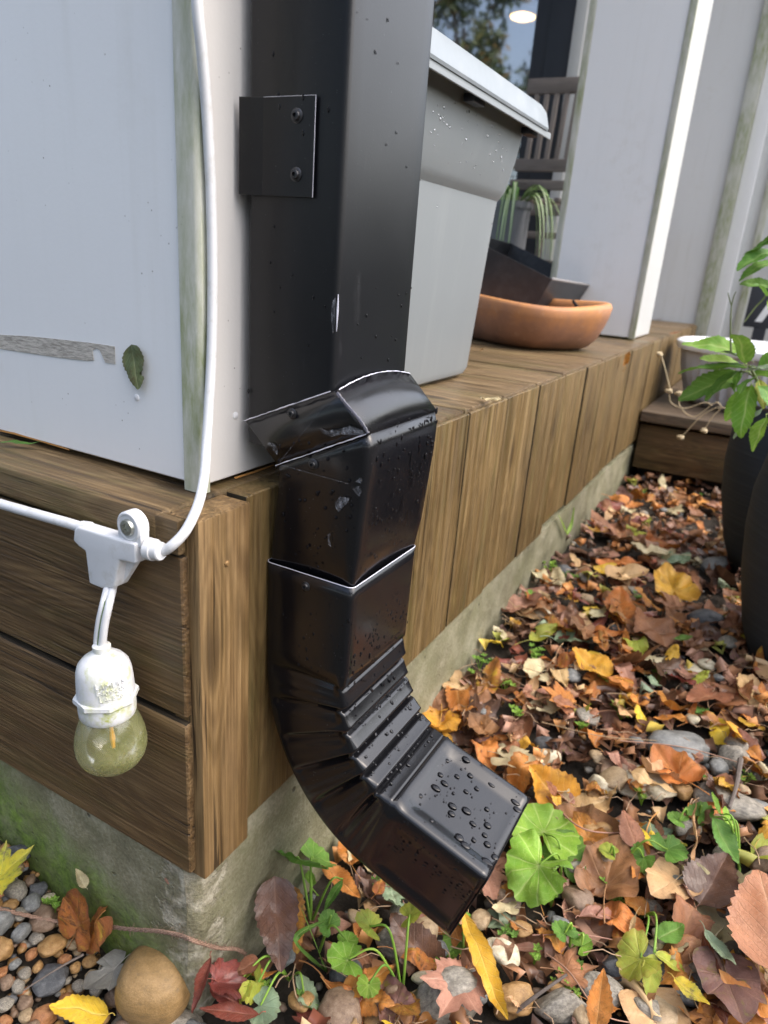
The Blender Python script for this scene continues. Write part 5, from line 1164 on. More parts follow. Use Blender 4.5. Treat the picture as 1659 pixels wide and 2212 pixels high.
# ---- named leaves: kind, colour, base, tip, label, options
NL = [
 ('ovate', 'yellow', (235, 2200), (105, 2185), 'bright yellow oval leaf with brown spots at the front of the gravel', dict(wid=0.55, pet=0.1, fold=0.1, curl=0.2)),
 ('maple', 'yellow spotted', (-30, 1930), (70, 1850), 'yellow leaf with dark blotches at the left edge of the gravel', dict(pet=0.2)),
 ('heart', 'mottled', (165, 2030), (185, 1915), 'orange and dark brown mottled leaf standing on the gravel beside the plinth', dict(wid=0.8, fold=0.15, pet=0.4, up=(0.02, 0.045))),
 ('heart', 'mottled', (225, 1985), (150, 2065), 'crumpled brown and yellow leaf under the twine', dict(wid=0.85, fold=-0.3, curl=-0.8, pet=0.1, up=(0.03, 0.02))),
 ('heart', 'grey', (268, 2085), (180, 2155), 'dry grey leaf torn along its middle, left of the big rounded stone', dict(wid=0.9, fold=0.08, curl=0.3, pet=0.2, hole=60, up=(0.03, 0.03))),
 ('long', 'dark red', (455, 2075), (425, 2190), 'curled dark red leaf strip right of the big rounded stone', dict(wid=0.22, fold=0.9, pet=0.1, up=(0.02, 0.02))),
 ('maple', 'dark red', (450, 2120), (530, 2140), 'glossy dark maroon leaf in the hollow by the plinth corner', dict(pet=0.1)),
 ('ovate', 'dark brown', (592, 1900), (605, 2110), 'large brown rotting leaf hanging down beside the plinth corner', dict(wid=0.5, fold=0.25, pet=0.0, up=(0.05, 0.02))),
 ('ovate', 'mottled', (610, 1920), (640, 2080), 'large rust stained leaf with pale patches behind the grass blade', dict(wid=0.5, fold=0.15, pet=0.1, up=(0.05, 0.025))),
 ('long', 'golden', (1000, 1975), (1092, 2240), 'long orange yellow leaf with a red stalk at the front', dict(wid=0.19, fold=0.35, curl=0.25, pet=0.28, up=(0.035, 0.03))),
 ('long', 'rust orange', (1285, 2240), (1300, 2095), 'upright pointed rust brown leaf standing between two stones', dict(wid=0.42, fold=0.5, pet=0.0, up=(0.03, 0.06))),
 ('ovate', 'light brown', (1690, 2120), (1632, 1895), 'big light brown leaf with toothed edge at the right border', dict(wid=0.75, fold=0.1, curl=0.2, pet=0.0, up=(0.05, 0.05))),
 ('heart', 'purple brown', (1560, 2085), (1600, 2230), 'round purple brown leaf with a mossy green half, at the lower right', dict(wid=0.95, fold=0.1, pet=0.15, up=(0.03, 0.03))),
 ('ovate', 'rust orange', (738, 2150), (852, 2105), 'orange toothed leaf lying under the bright green leaves', dict(wid=0.45, fold=0.1, pet=0.15, up=(0.02, 0.025))),
 ('heart', 'mottled', (860, 2170), (905, 2212), 'dark spotted orange leaf at the front below the outlet', dict(wid=0.85, pet=0.2, up=(0.02, 0.03))),
 ('maple', 'pinkish brown', (1010, 2100), (950, 2215), 'pinkish lobed leaf left of the orange yellow leaf', dict(pet=0.2, up=(0.03, 0.03))),
 ('ovate', 'rust orange', (700, 1870), (775, 1960), 'rust orange leaf under the ribbed elbow', dict(wid=0.4, fold=0.3, pet=0.1, up=(0.03, 0.02))),
 ('heart', 'golden', (1600, 1600), (1560, 1570), 'heart shaped orange leaf with curved veins, right side', dict(wid=0.9, fold=0.25, pet=0.1, up=(0.02, 0.04))),
 ('heart', 'tan', (1320, 1250), (1400, 1245), 'broad tan leaf in the middle distance left of the golden leaf', dict(wid=0.7, pet=0.1, up=(0.02, 0.02))),
 ('heart', 'golden', (1462, 1300), (1432, 1235), 'large round golden orange leaf in the middle distance', dict(wid=0.85, fold=0.35, wav=0.12, pet=0.1, up=(0.02, 0.04))),
 ('ovate', 'brown', (1440, 1400), (1370, 1330), 'large brown leaf in the middle of the litter', dict(wid=0.8, fold=0.3, wav=0.12, pet=0.2, up=(0.02, 0.03))),
 ('oval', 'green', (1455, 1385), (1495, 1385), 'small dull green oval leaf lying among brown leaves', dict(wid=0.5, pet=0.1, up=(0.03, 0.03))),
 ('heart', 'pale cream', (1080, 1640), (1160, 1660), 'pale cream yellow leaf beside the outlet', dict(wid=0.9, fold=0.15, pet=0.4, up=(0.02, 0.03))),
 ('ovate', 'pale cream', (1170, 1690), (1230, 1725), 'cream leaf with brown tip above the big green leaf', dict(wid=0.6, pet=0.1)),
 ('ovate', 'brown', (1570, 1490), (1480, 1530), 'large flat brown leaf with orange veins, right of the litter', dict(wid=0.5, fold=0.1, pet=0.2, up=(0.02, 0.03))),
 ('maple', 'rust orange', (1240, 1530), (1170, 1500), 'rust orange lobed leaf above the outlet', dict(pet=0.2, up=(0.02, 0.03))),
 ('ovate', 'brown', (1375, 1835), (1340, 1760), 'flat chestnut brown leaf beside the round olive stone', dict(wid=0.7, fold=0.05, pet=0.1, up=(0.03, 0.04))),
 ('heart', 'tan', (1470, 1900), (1400, 1950), 'light tan leaf with a long yellow stalk', dict(wid=0.85, fold=0.2, pet=0.4, up=(0.02, 0.03))),
 ('ovate', 'dark brown', (1510, 1960), (1570, 1860), 'grey brown folded leaf with a raised midrib', dict(wid=0.8, fold=0.35, pet=0.1, up=(0.02, 0.03))),
 ('long', 'pinkish brown', (1250, 1985), (1340, 1975), 'wrinkled pinkish brown curled leaf in the right foreground', dict(wid=0.35, fold=0.8, curl=-0.6, pet=0.1, up=(0.02, 0.02))),
 ('long', 'grey green', (1520, 2015), (1585, 2105), 'pale grey green narrow leaf in the right foreground', dict(wid=0.35, fold=0.2, pet=0.2, up=(0.04, 0.04))),
 ('ovate', 'yellow spotted', (1455, 2120), (1530, 2190), 'yellow and green spotted leaf with a red stalk', dict(wid=0.5, fold=0.3, pet=0.2, up=(0.03, 0.03))),
 ('oval', 'green', (1420, 2035), (1475, 2010), 'small glossy green oval leaf in the right foreground', dict(wid=0.7, fold=0.1, pet=0.0, up=(0.03, 0.03))),
 ('long', 'tan', (1495, 1890), (1475, 1720), 'narrow tan twisted leaf hanging upright over the stones', dict(wid=0.14, fold=0.5, twist=1.0, pet=0.1, up=(0.02, 0.09))),
 ('ovate', 'tan', (1360, 1680), (1460, 1730), 'crinkled pale orange leaf on the stones', dict(wid=0.3, fold=0.3, wav=0.12, pet=0.05, up=(0.035, 0.035))),
 ('oval', 'pinkish brown', (1240, 1745), (1195, 1710), 'pinkish curled leaf above the green leaf', dict(wid=0.5, fold=0.5, pet=0.1)),
 ('ovate', 'tan', (1180, 1800), (1225, 1755), 'light orange leaf folded upward behind the outlet', dict(wid=0.6, fold=0.3, pet=0.1)),
 ('ovate', 'yellow', (1365, 1790), (1415, 1850), 'small yellow leaf edge beside the chestnut brown leaf', dict(wid=0.35, fold=0.3, pet=0.1)),
 ('heart', 'yellow', (1290, 1240), (1340, 1232), 'small vivid yellow leaf near the plinth', dict(wid=0.7, pet=0.1)),
 ('ovate', 'yellow', (1265, 1415), (1305, 1430), 'yellow leaf with pale edge in the middle distance', dict(wid=0.5, pet=0.1)),
 ('maple', 'pinkish brown', (1040, 1850), (1060, 1960), 'brown leaf with a hole right under the tip of the outlet', dict(pet=0.1, hole=9)),
 ('ovate', 'dark red', (520, 2180), (450, 2150), 'dark maroon leaf flat on the ground just right of the plinth corner', dict(wid=0.6, pet=0.2, up=(0.012, 0.02))),
 ('ovate', 'brown', (560, 2080), (500, 2120), 'brown wet leaf against the plinth corner', dict(wid=0.6, fold=0.3, pet=0.1, up=(0.03, 0.02))),
 ('long', 'dark red', (560, 2200), (430, 2200), 'long dark red leaf at the front edge near the plinth corner', dict(wid=0.3, pet=0.1, up=(0.02, 0.02))),
 ('ovate', 'pale cream', (165, 1915), (130, 1885), 'cream folded leaf against the mossy plinth', dict(wid=0.5, fold=0.5, pet=0.1)),
]
def nl_place():
    for kind, col, a, b, lab, k in NL:
        if a[0] < 400 and lab.startswith('cream folded'): a, b = (186, 1925), (160, 1885)
        gl(kind, col, a, b, lab, **k)
        p = ong(*a).lerp(ong(*b), 0.5); OCC.append((p.x, p.y, (ong(*a)-ong(*b)).length*0.38))
nl_place()
# leaf stuck on the pillar, leaf on the deck, seed on the plinth, small things on the deck
P1, P2 = on(283, 744, 0, 0.0437), on(303, 842, 0, 0.0415)
leaf_between('ovate', 'dull green', P1, P2, 'dull green brown rimmed leaf stuck flat on the white pillar', lift=0, axis=Vector((-1, 0, 0)), name='stuck_leaf', wid=0.66, fold=0.06, curl=0.15, pet=0.0, wav=0.05, hole=14)
P1, P2 = on(-5, 957, 2, T+0.003), on(96, 964, 2, T+0.004); leaf_between('long', 'green', P1, P2, 'thin green and yellow leaf lying on the deck plank under the pillar', lift=0.001, wid=0.14, fold=0.2, pet=0.3, curl=0.1)
P1, P2 = on(1040, 862, 2, T+0.003), on(1095, 880, 2, T+0.003); leaf_between('long', 'pale cream', P1, P2, 'small pale dried leaf on the deck boards beside the bin', lift=0.001, wid=0.25, fold=0.4, pet=0.1)
P1, P2 = on(1036, 760, 2, T+0.003), on(1052, 752, 2, T+0.012); leaf_between('oval', 'tan', P1, P2, 'small tan leaf tucked between the bin and the terracotta bowl', lift=0.001, wid=0.5, fold=0.3, pet=0.1)
P1, P2 = on(1352, 790, 1, -0.012), on(1352, 752, 1, -0.012); leaf_between('ovate', 'rust orange', P1, P2, 'bright orange leaf hanging at the deck edge', lift=0, axis=Vector((-0.7, -0.7, 0)), wid=0.35, fold=0.2, pet=0.3)
P1, P2 = on(355, 1897, 0, -0.003), on(368, 1908, 0, -0.003); leaf_between('oval', 'pinkish brown', P1, P2, 'tiny pink brown bract stuck under the lowest fascia board', lift=0, axis=Vector((-1, 0, 0)), wid=0.7, fold=0.1, pet=0)
for (x, y) in ((1475, 693), (1420, 690), (1447, 722)):
    a = on(x, y, 2, T+0.004); leaf_between('oval', 'brown', a, a+Vector((0.02, -0.03, 0.004)), 'small brown leaf at the far end of the deck by the house wall', lift=0.001, group='brown leaves at the far deck end', wid=0.5, fold=0.3, pet=0.1)
# ---- green plants with round scalloped leaves
def plant(label, root, leaves, cat='plant', name='ground_plant', sr=0.0011):
    rp = ong(*root); t = empty(name, rp, label, cat); r = random.Random(int(root[0]*7+root[1]))
    for kind, col, c_, d_, up, k in leaves:
        a = ong(*c_, up[0]); b = ong(*d_, up[1]); L = (b-a).length
        off = 0.33 if kind == 'kidney' else 0.0
        kk = dict(wid=0.7, fold=0.12, curl=0.1, pet=0.0); kk.update(k); leaf_between(kind, col, a, b, None, name='leaf', parent=t, seed=r.random(), **kk)
        q = a.lerp(b, off)+Vector((0, 0, 0.001)); mid = rp.lerp(q, 0.5)+Vector((0, 0, max(0.01, 0.35*(q.z-rp.z)+0.012)))+Vector((r.uniform(-.004, .004), r.uniform(-.004, .004), 0))
        bm = lbm(); vs = tube(bm, catmull([rp+Vector((0, 0, -0.004)), mid, q], 8), [sr*(1.25-0.5*i/16) for i in range(17)], 7)
        for v in vs: v[bm.verts.layers.float_vector['lc']] = Vector((0.3, 0.3, 0.2)); v[bm.verts.layers.float['vein']] = 0.6
        lfin(bm, 'stem', [LM['light green']], t)
    return t
plant('green plant with one big veined round leaf beside the spout outlet', (1215, 1905), [('kidney', 'light green', (1190, 1840), (1110, 1930), (0.050, 0.040), dict(fold=0.15, curl=-0.3, wav=0.10, hole=20)), ('kidney', 'light green', (1160, 1830), (1200, 1745), (0.035, 0.03), dict(fold=0.1)), ('kidney', 'green', (1205, 1880), (1240, 1800), (0.018, 0.03), dict())])
plant('plant with two bright lime green round leaves at the front', (870, 2145), [('kidney', 'light green', (775, 2075), (705, 2070), (0.045, 0.045), dict(fold=0.15)), ('kidney', 'light green', (800, 2110), (790, 2160), (0.04, 0.03), dict(fold=0.05)), ('kidney', 'yellow green', (815, 2010), (765, 1985), (0.05, 0.06), dict(fold=0.3)), ('kidney', 'yellow green', (870, 1985), (915, 1965), (0.05, 0.06), dict(fold=0.3))])
plant('plant with a drooping yellow green leaf on an arching stalk', (625, 2110), [('kidney', 'yellow green', (545, 2105), (480, 2130), (0.030, 0.015), dict(fold=-0.3, curl=-1.0)), ('kidney', 'yellow green', (545, 2105), (585, 2160), (0.030, 0.010), dict(fold=-0.3, curl=-0.8)), ('kidney', 'grey green', (540, 2170), (610, 2180), (0.015, 0.015), dict(fold=0.1)), ('kidney', 'grey green', (640, 2145), (690, 2160), (0.02, 0.01), dict(fold=0.3))])
plant('dark green plant with a long stem under the ribbed elbow', (672, 1990), [('kidney', 'green', (650, 1865), (600, 1850), (0.03, 0.05), dict(fold=0.3)), ('kidney', 'green', (655, 1855), (720, 1850), (0.03, 0.05), dict(fold=0.4, curl=-0.4)), ('kidney', 'light green', (680, 1920), (655, 1895), (0.02, 0.03), dict(fold=0.3)), ('long', 'green', (740, 1900), (700, 1970), (0.04, 0.02), dict(wid=0.3))])
plant('green leaf growing right under the outlet mouth', (1000, 2080), [('kidney', 'green', (1010, 2000), (970, 2060), (0.02, 0.01), dict(fold=0.2)), ('kidney', 'light green', (1000, 1990), (1035, 2010), (0.02, 0.01), dict(fold=0.2))])
plant('green plant with a torn lobed leaf on a long stalk', (1330, 1890), [('kidney', 'green', (1425, 1845), (1475, 1820), (0.04, 0.04), dict(fold=0.2, hole=10)), ('kidney', 'green', (1400, 1840), (1370, 1880), (0.035, 0.02), dict(fold=0.3)), ('kidney', 'yellow green', (1330, 1850), (1290, 1830), (0.03, 0.03), dict(fold=0.3))])
plant('green sprig with two narrow leaves at the right of the litter', (1600, 1880), [('long', 'green', (1540, 1765), (1590, 1870), (0.05, 0.03), dict(wid=0.5, fold=0.3)), ('kidney', 'light green', (1560, 1760), (1580, 1800), (0.04, 0.02), dict(fold=0.3)), ('long', 'light green', (1555, 1760), (1535, 1710), (0.04, 0.06), dict(wid=0.4, fold=0.3))])
plant('yellowing plant with a forked ragged leaf over dark slate', (1385, 1975), [('kidney', 'yellow green', (1410, 2060), (1330, 2090), (0.035, 0.025), dict(fold=0.35, curl=-0.3)), ('holly', 'yellow green', (1412, 2060), (1400, 2160), (0.035, 0.02), dict(wid=0.45, fold=0.2)), ('holly', 'yellow green', (1415, 2060), (1480, 2100), (0.035, 0.02), dict(wid=0.45, fold=0.2))])
def blades(label, root, tips, col='green', wid=0.035):
    rp = ong(*root); t = empty('grass_tuft', rp, label, 'grass'); r = random.Random(int(root[0]))
    for (mx, my, mu), (tx, ty, tu) in tips:
        P = catmull([rp, ong(mx, my, mu), ong(tx, ty, tu)], 10); bm = lbm(); LL = bm.verts.layers.float_vector['lc']; VL = bm.verts.layers.float['vein']; prev = None
        for i, p in enumerate(P):
            u = i/(len(P)-1); d = (P[min(i+1, len(P)-1)]-P[max(i-1, 0)]).normalized(); s = d.cross((CAM-p).normalized()+Vector((0.6, 0, 0.4))).normalized()
            w = 0.0042*(min(1, 3*u+0.4))*(1-u)**0.5; vs = []
            for j, sg in enumerate((-1, 0, 1)):
                v = bm.verts.new(p+s*w*sg+Vector((0, 0, 0.0006*abs(sg)))); v[LL] = Vector((u*0.2, sg*0.1, abs(sg)*0.5)); v[VL] = 1-abs(sg); vs.append(v)
            if prev:
                for j in (0, 1): bm.faces.new((prev[j], prev[j+1], vs[j+1], vs[j]))
            prev = vs
        lfin(bm, 'blade', [LM[col]], t)
plant('small green plant with pale leaves between the rotting leaves and the lime green leaves', (690, 2050), [('kidney', 'green', (720, 2010), (690, 1970), (0.03, 0.04), dict(fold=0.2)), ('kidney', 'light green', (740, 2040), (770, 2020), (0.03, 0.03), dict(fold=0.2))])
plant('low green plant left of the upright rust leaf', (1230, 2060), [('kidney', 'green', (1230, 2030), (1200, 1990), (0.03, 0.03), dict(fold=0.2)), ('kidney', 'light green', (1245, 2050), (1280, 2030), (0.025, 0.03), dict(fold=0.3))])
plant('green plant beside the wide pale speckled stone', (1490, 1800), [('kidney', 'green', (1500, 1770), (1535, 1740), (0.03, 0.04), dict(fold=0.2)), ('kidney', 'green', (1480, 1780), (1440, 1760), (0.03, 0.03), dict(fold=0.2))])
blades('arching dark green grass blade left of the lime green leaves', (705, 2100), [((640, 2030, 0.07), (710, 1985, 0.04)), ((690, 2060, 0.05), (650, 1960, 0.12))])
blades('small grass tuft by the far plinth', (1225, 1155), [((1235, 1130, 0.02), (1240, 1095, 0.05)), ((1215, 1130, 0.02), (1205, 1110, 0.04))], 'light green')
# ---- little weeds
def weed(label, px, py, n=9, size=0.006, group='small weed rosettes in the litter', up=0.012):
    p = ong(px, py, 0)
    if p.y > -0.012 and p.x > 0: p = Vector((p.x+0.02, -0.016, G(p.x, -0.016)))
    t = empty('weed', p, label, 'weed', group); r = random.Random(int(px*3+py)); bm = lbm()
    sp = size*1.6*math.sqrt(n/6)
    for i in range(n):
        a = r.uniform(0, 6.28); q = p+Vector((math.cos(a)*r.random()*sp, math.sin(a)*r.random()*sp, up+r.uniform(0, size*1.4)))
        for k in range(5):
            b = k*1.257+a; R = Matrix.Translation(q) @ Matrix.Rotation(b, 4, 'Z') @ Matrix.Rotation(-r.uniform(0.1, 0.6), 4, 'Y'); leaf_bm(bm, 'oval', size*r.uniform(0.6, 1.1), r, wid=0.6, fold=0.2, curl=0.2, pet=0, M_=R, lod=0)
        tube(bm, [p, q], 0.0004, 4, cap=False)
    lfin(bm, 'foliage', [LM['light green'] if r.random() < 0.6 else LM['green']], t)
WD = [(1215, 2160, 16, 'dense green clover weed beside the big tan stone'), (1240, 2125, 8, 'clover sprig behind the dense clover weed'), (1110, 1560, 6, 'bright green seedling above the outlet'), (1190, 1240, 14, 'low weed patch along the far plinth'), (1225, 1265, 14, 'broad weed patch beside the far plinth weeds'), (1125, 1310, 10, 'round weed clump next to the plinth'), (1065, 1290, 6, 'small weed against the plinth near the ribs'), (1012, 1440, 6, 'light green seedling close to the ribbed elbow'), (1490, 1690, 14, 'feathery weed among stones at the right'), (1440, 1680, 10, 'feathery weed left of the right hand weeds'), (1560, 1880, 5, 'tiny weed by the grey brown folded leaf'), (1330, 1975, 7, 'small bright weed beside the wrinkled pink leaf'), (1440, 2075, 6, 'weed sprig beside the glossy oval leaf'), (1380, 1080, 6, 'weed by the far corner of the plinth'), (1480, 1050, 7, 'two leaf seedling in front of the step'), (1510, 1085, 5, 'seedling close to the black planter'), (1440, 1290, 8, 'green seedling beside the golden leaf'), (1370, 1310, 6, 'sparse weed in the middle of the litter'), (115, 1985, 7, 'grey green seedling under the twine on the gravel'), (720, 1830, 8, 'weed behind the ribbed elbow at the plinth'), (560, 2140, 6, 'ferny seedling by the drooping plant'), (1090, 1500, 5, 'seedling among leaves over the outlet'), (1060, 1460, 5, 'thin weed next to the concrete'), (960, 1460, 4, 'tiny weed at the foot of the concrete by the elbow'), (1190, 1960, 5, 'sprig left of the pale cream stalk'), (1630, 2060, 5, 'weed by the right edge'), (1000, 1450, 4, 'speck of weed at the concrete foot')]
WD += [(x, y, n, 'low green weed %s' % w) for x, y, n, w in ((1000, 1560, 6, 'right of the ribbed elbow'), (1150, 1430, 8, 'among leaves below the far weed patch'), (1300, 1490, 6, 'above the long rock'), (1340, 1555, 6, 'left of the smooth grey rock'), (1250, 1590, 5, 'just above the quartz stone'), (1600, 1700, 7, 'beside the grey stick'), (1385, 1740, 6, 'between the split rock and the torn leaf plant'), (960, 2090, 7, 'below the outlet beside the granite stone'), (1090, 2040, 7, 'between the outlet and the golden angular stone'), (740, 2190, 8, 'in front of the lime green leaves'), (660, 2195, 6, 'at the front edge beside the drooping plant'), (1150, 2090, 5, 'behind the dense clover weed'), (820, 1930, 8, 'in the shade under the elbow'), (1290, 1920, 6, 'right of the big veined leaf'), (1500, 1560, 6, 'left of the heart shaped orange leaf'), (1210, 1350, 8, 'beside the broad weed patch'), (1420, 1480, 5, 'by the cream wedge stone'), (1640, 1960, 5, 'at the right border above the big light brown leaf'))]
for x, y, n, lab in WD: weed(lab, x, y, n, 0.0055 if y > 1600 else 0.0075)
# ---- twine, twigs, dry stems
def twine():
    m = Mt('jute_twine'); p = m.pos(); w = m.noise(p, 900, 4, 0.7); tw = m.P(col=m.ramp(w, [(0.3, (0.13, 0.075, 0.05)), (0.7, (0.34, 0.22, 0.16))]), rough=0.95)
    pts = [(-60, 1950, .03), (0, 1964, .02), (80, 1982, .014), (161, 1996, .02), (225, 2001, .03), (287, 2008, .05), (345, 2012, .055), (385, 2020, .05), (416, 2031, .032), (450, 2042, .022), (476, 2048, .015), (510, 2050, .01), (530, 2060, -0.005)]
    P = catmull([ong(a, b, u) for a, b, u in pts], 26); t = empty('twine', P[60], 'frayed brown jute twine crossing the gravel and the big rounded stone', 'twine'); r = random.Random(9)
    bm = new()
    for s in (0, 1, 2):
        Q = []
        for i, p in enumerate(P):
            d = (P[min(i+1, len(P)-1)]-P[max(i-1, 0)]).normalized(); a = i*0.42+s*2.094; u = d.cross(Vector((0, 0, 1))).normalized(); v = u.cross(d); Q.append(p+(u*math.cos(a)+v*math.sin(a))*0.0009)
        tube(bm, Q, [0.00095*r.uniform(0.85, 1.15) for _ in Q], 6)
    for _ in range(420):
        p = P[r.randrange(len(P))]; d = Vector((r.uniform(-1, 1), r.uniform(-1, 1), r.uniform(-0.4, 1))).normalized(); l = r.uniform(0.002, 0.006); tube(bm, [p, p+d*l*0.5, p+d*l+Vector((r.uniform(-1, 1), r.uniform(-1, 1), 0))*0.001], 0.00009, 3, cap=False)
    fin(bm, 'strands', tw, t, angle=180)
twine()
m = Mt('dry_stem'); M['stem'] = m.P(col=m.mix(m.oid(), (0.36, 0.26, 0.15), (0.30, 0.15, 0.11)), rough=0.6)
m = Mt('twig_bark'); p = m.pos(); M['twig'] = m.P(col=m.mix(m.noise(p, 300, 3), (0.05, 0.04, 0.035), (0.17, 0.14, 0.12)), rough=0.8)
def twig(pts, r0, label, mt='twig', name='twig', group=None):
    P = catmull([ong(a, b, u) for a, b, u in pts], 8); bm = new(); tube(bm, P, [r0*(1-0.5*i/len(P)) for i in range(len(P))], 7); o = fin(bm, name, M[mt]); tag(o, label, 'twig', group)
twig([(1115, 2185, .015), (1160, 2150, .03), (1225, 2105, .04)], 0.0022, 'dark crooked twig behind the big tan stone')
twig([(1600, 1640, .03), (1590, 1700, .03), (1575, 1745, .03)], 0.0035, 'grey stick leaning between stones at the right edge')
twig([(330, 2000, .01), (0, 0, 0)][:1]+[(150, 2090, .03), (60, 2140, .02)], 0.0012, 'thin dark twig lying across the pebbles') if False else twig([(180, 2062, .025), (120, 2095, .025), (50, 2140, .02)], 0.0011, 'thin dark twig lying across the pebbles')
for i, (pts, rr, lab) in enumerate([([(1180, 2060, .02), (1230, 2100, .03), (1300, 2190, .03), (1400, 2215, .02)], 0.0009, 'long pale runner stem crossing dark slate'), ([(1150, 2020, .02), (1260, 2020, .03), (1350, 2035, .02)], 0.0008, 'pinkish runner stem over the small stones'), ([(1340, 1600, .03), (1480, 1615, .03), (1640, 1660, .02)], 0.0009, 'long straw stem across the grey rock'), ([(1170, 1560, .02), (1300, 1590, .03), (1420, 1600, .03)], 0.0008, 'straw stem above the quartz stone'), ([(1180, 1720, .02), (1260, 1790, .04), (1380, 1800, .02)], 0.0012, 'olive runner stem arching over the round olive stone'), ([(1020, 1900, .02), (1080, 1970, .02), (1140, 2010, .02)], 0.0008, 'thin brown stalk below the outlet'), ([(880, 2150, .01), (960, 2110, .03), (1030, 2090, .02)], 0.0010, 'tan stalk behind the orange yellow leaf'), ([(500, 1240, 0), (500, 1240, 0)], 0.0008, '')]):
    if lab: twig(pts, rr, lab, 'stem', 'dry_stem')
# ---- pebbles on the left, individually
PEB = [stone_mesh(100+i, 3, 0.10 if i % 3 else 0.16, (1, 1, 1), 0.0 if i % 2 else 0.5) for i in range(10)]
SH = ['round', 'oval', 'rounded', 'flat']
def where(p):
    L = [('against the mossy plinth', 0.0, 0.22), ('beside the big rounded stone', 0.0, 0.07), ('below the yellow spotted leaf', -0.02, 0.2), ('near the bright yellow leaf', -0.045, 0.10), ('by the grey torn leaf', -0.01, 0.11)]
    return L
def pebbles():
    r = random.Random(77); pts = []
    land = [('big rounded stone', ong(340, 2105)), ('dry grey torn leaf', ong(215, 2100)), ('bright yellow oval leaf', ong(170, 2195)), ('yellow blotched leaf', ong(20, 1900)), ('mottled upright leaf', ong(180, 1960)), ('dark jagged stone', ong(32, 1845)), ('grey green seedling', ong(115, 1985)), ('plinth corner', ong(470, 2180)), ('lower left edge of the gravel', ong(10, 2190))]
    n = 0; tries = 0
    while n < 250 and tries < 30000:
        tries += 1
        px, py = r.uniform(-60, 430), r.uniform(1790, 2290)
        p = ong(px, py)
        if p.x > -0.006 and p.y > -0.0: continue
        if p.x > 0.0 : continue
        if px > 300 and py < 2020: continue
        s = r.choice((0.0065, 0.0085, 0.0105, 0.0125, 0.0145)) * r.uniform(0.85, 1.1)
        if p.x+s > 0.004: continue
        if any((p.x-a)**2+(p.y-b)**2 < (0.78*(s+c))**2 for a, b, c in pts): continue
        pts.append((p.x, p.y, s)); n += 1
    used = {}
    for x, y, s in pts:
        col = r.choices(['grey', 'dark grey', 'blue grey', 'tan', 'golden brown', 'rust', 'cream', 'brown', 'speckled'], [2.6, 1.6, 1.0, 4.5, 3.2, 2.2, 1.4, 5, 3.4])[0]
        fl = r.uniform(0.5, 0.8); el = r.uniform(0.68, 1.0); z = G(x, y)+s*fl*0.55+r.uniform(0, 0.005)
        p = Vector((x, y, z)); d = sorted(((p-q).length, nm, q) for nm, q in land)[0]
        dv = p-d[2]; rx, ry = dv.dot(Vector((RT.x, RT.y, 0)).normalized()), dv.dot(Vector((_f.x, _f.y, 0)).normalized())
        side = ('right of' if rx > 0 else 'left of') if abs(rx) > abs(ry) else ('beyond' if ry > 0 else 'in front of')
        size = 'small' if s < 0.0095 else ('medium' if s < 0.012 else 'large')
        shp = 'oval' if el < 0.8 else 'round'; dist = 'just ' if d[0] < 0.035 else ''
        lab = f'{size} {shp} {col} pebble {dist}{side} the {d[1]}'
        place(r.choice(PEB), 'pebble', SM[col], p, (r.uniform(-0.3, 0.3), r.uniform(-0.3, 0.3), r.uniform(0, 6.28)), (s, s*el, s*fl), lab, 'pebble', 'pebbles beside the plinth')
pebbles()
# ---- gravel that fills between (uncountable)
def gravel():
    r = random.Random(5); bm = bmesh.new(); base = [stone_mesh(200+i, 1, 0.14, (1, 1, 1), 0.5) for i in range(4)]
    mats = [SM[k] for k in ('grey', 'dark grey', 'tan', 'brown', 'rust', 'speckled', 'golden brown')]
    for i in range(5200):
        if i < 1500: x, y = r.uniform(-0.22, 0.003), r.uniform(-0.02, 0.42)
        else: x, y = r.uniform(-0.1, 2.0)**1.0, r.uniform(-1.0, 0.0)
        if i >= 1500 and x < 0 and y > -0.02: continue
        s = r.uniform(0.0022, 0.007) if i < 1500 else r.uniform(0.002, 0.009)
        n = len(bm.verts); f = len(bm.faces); bm.from_mesh(r.choice(base)); bm.verts.ensure_lookup_table(); bm.faces.ensure_lookup_table()
        Mx = Matrix.Translation((x, y, G(x, y)+s*0.2-0.004)) @ Matrix.Rotation(r.uniform(0, 6.28), 4, 'Z') @ Matrix.Diagonal((s, s*r.uniform(0.6, 1), s*0.6, 1))
        for v in bm.verts[n:]: v.co = Mx @ v.co
        mi = r.randrange(len(mats))
        for q in bm.faces[f:]: q.material_index = mi
    o = fin(bm, 'gravel', mats, angle=180, recalc=False); tag(o, 'wet fine gravel and grit filling between the stones and leaves', 'gravel', kind='stuff')
gravel()
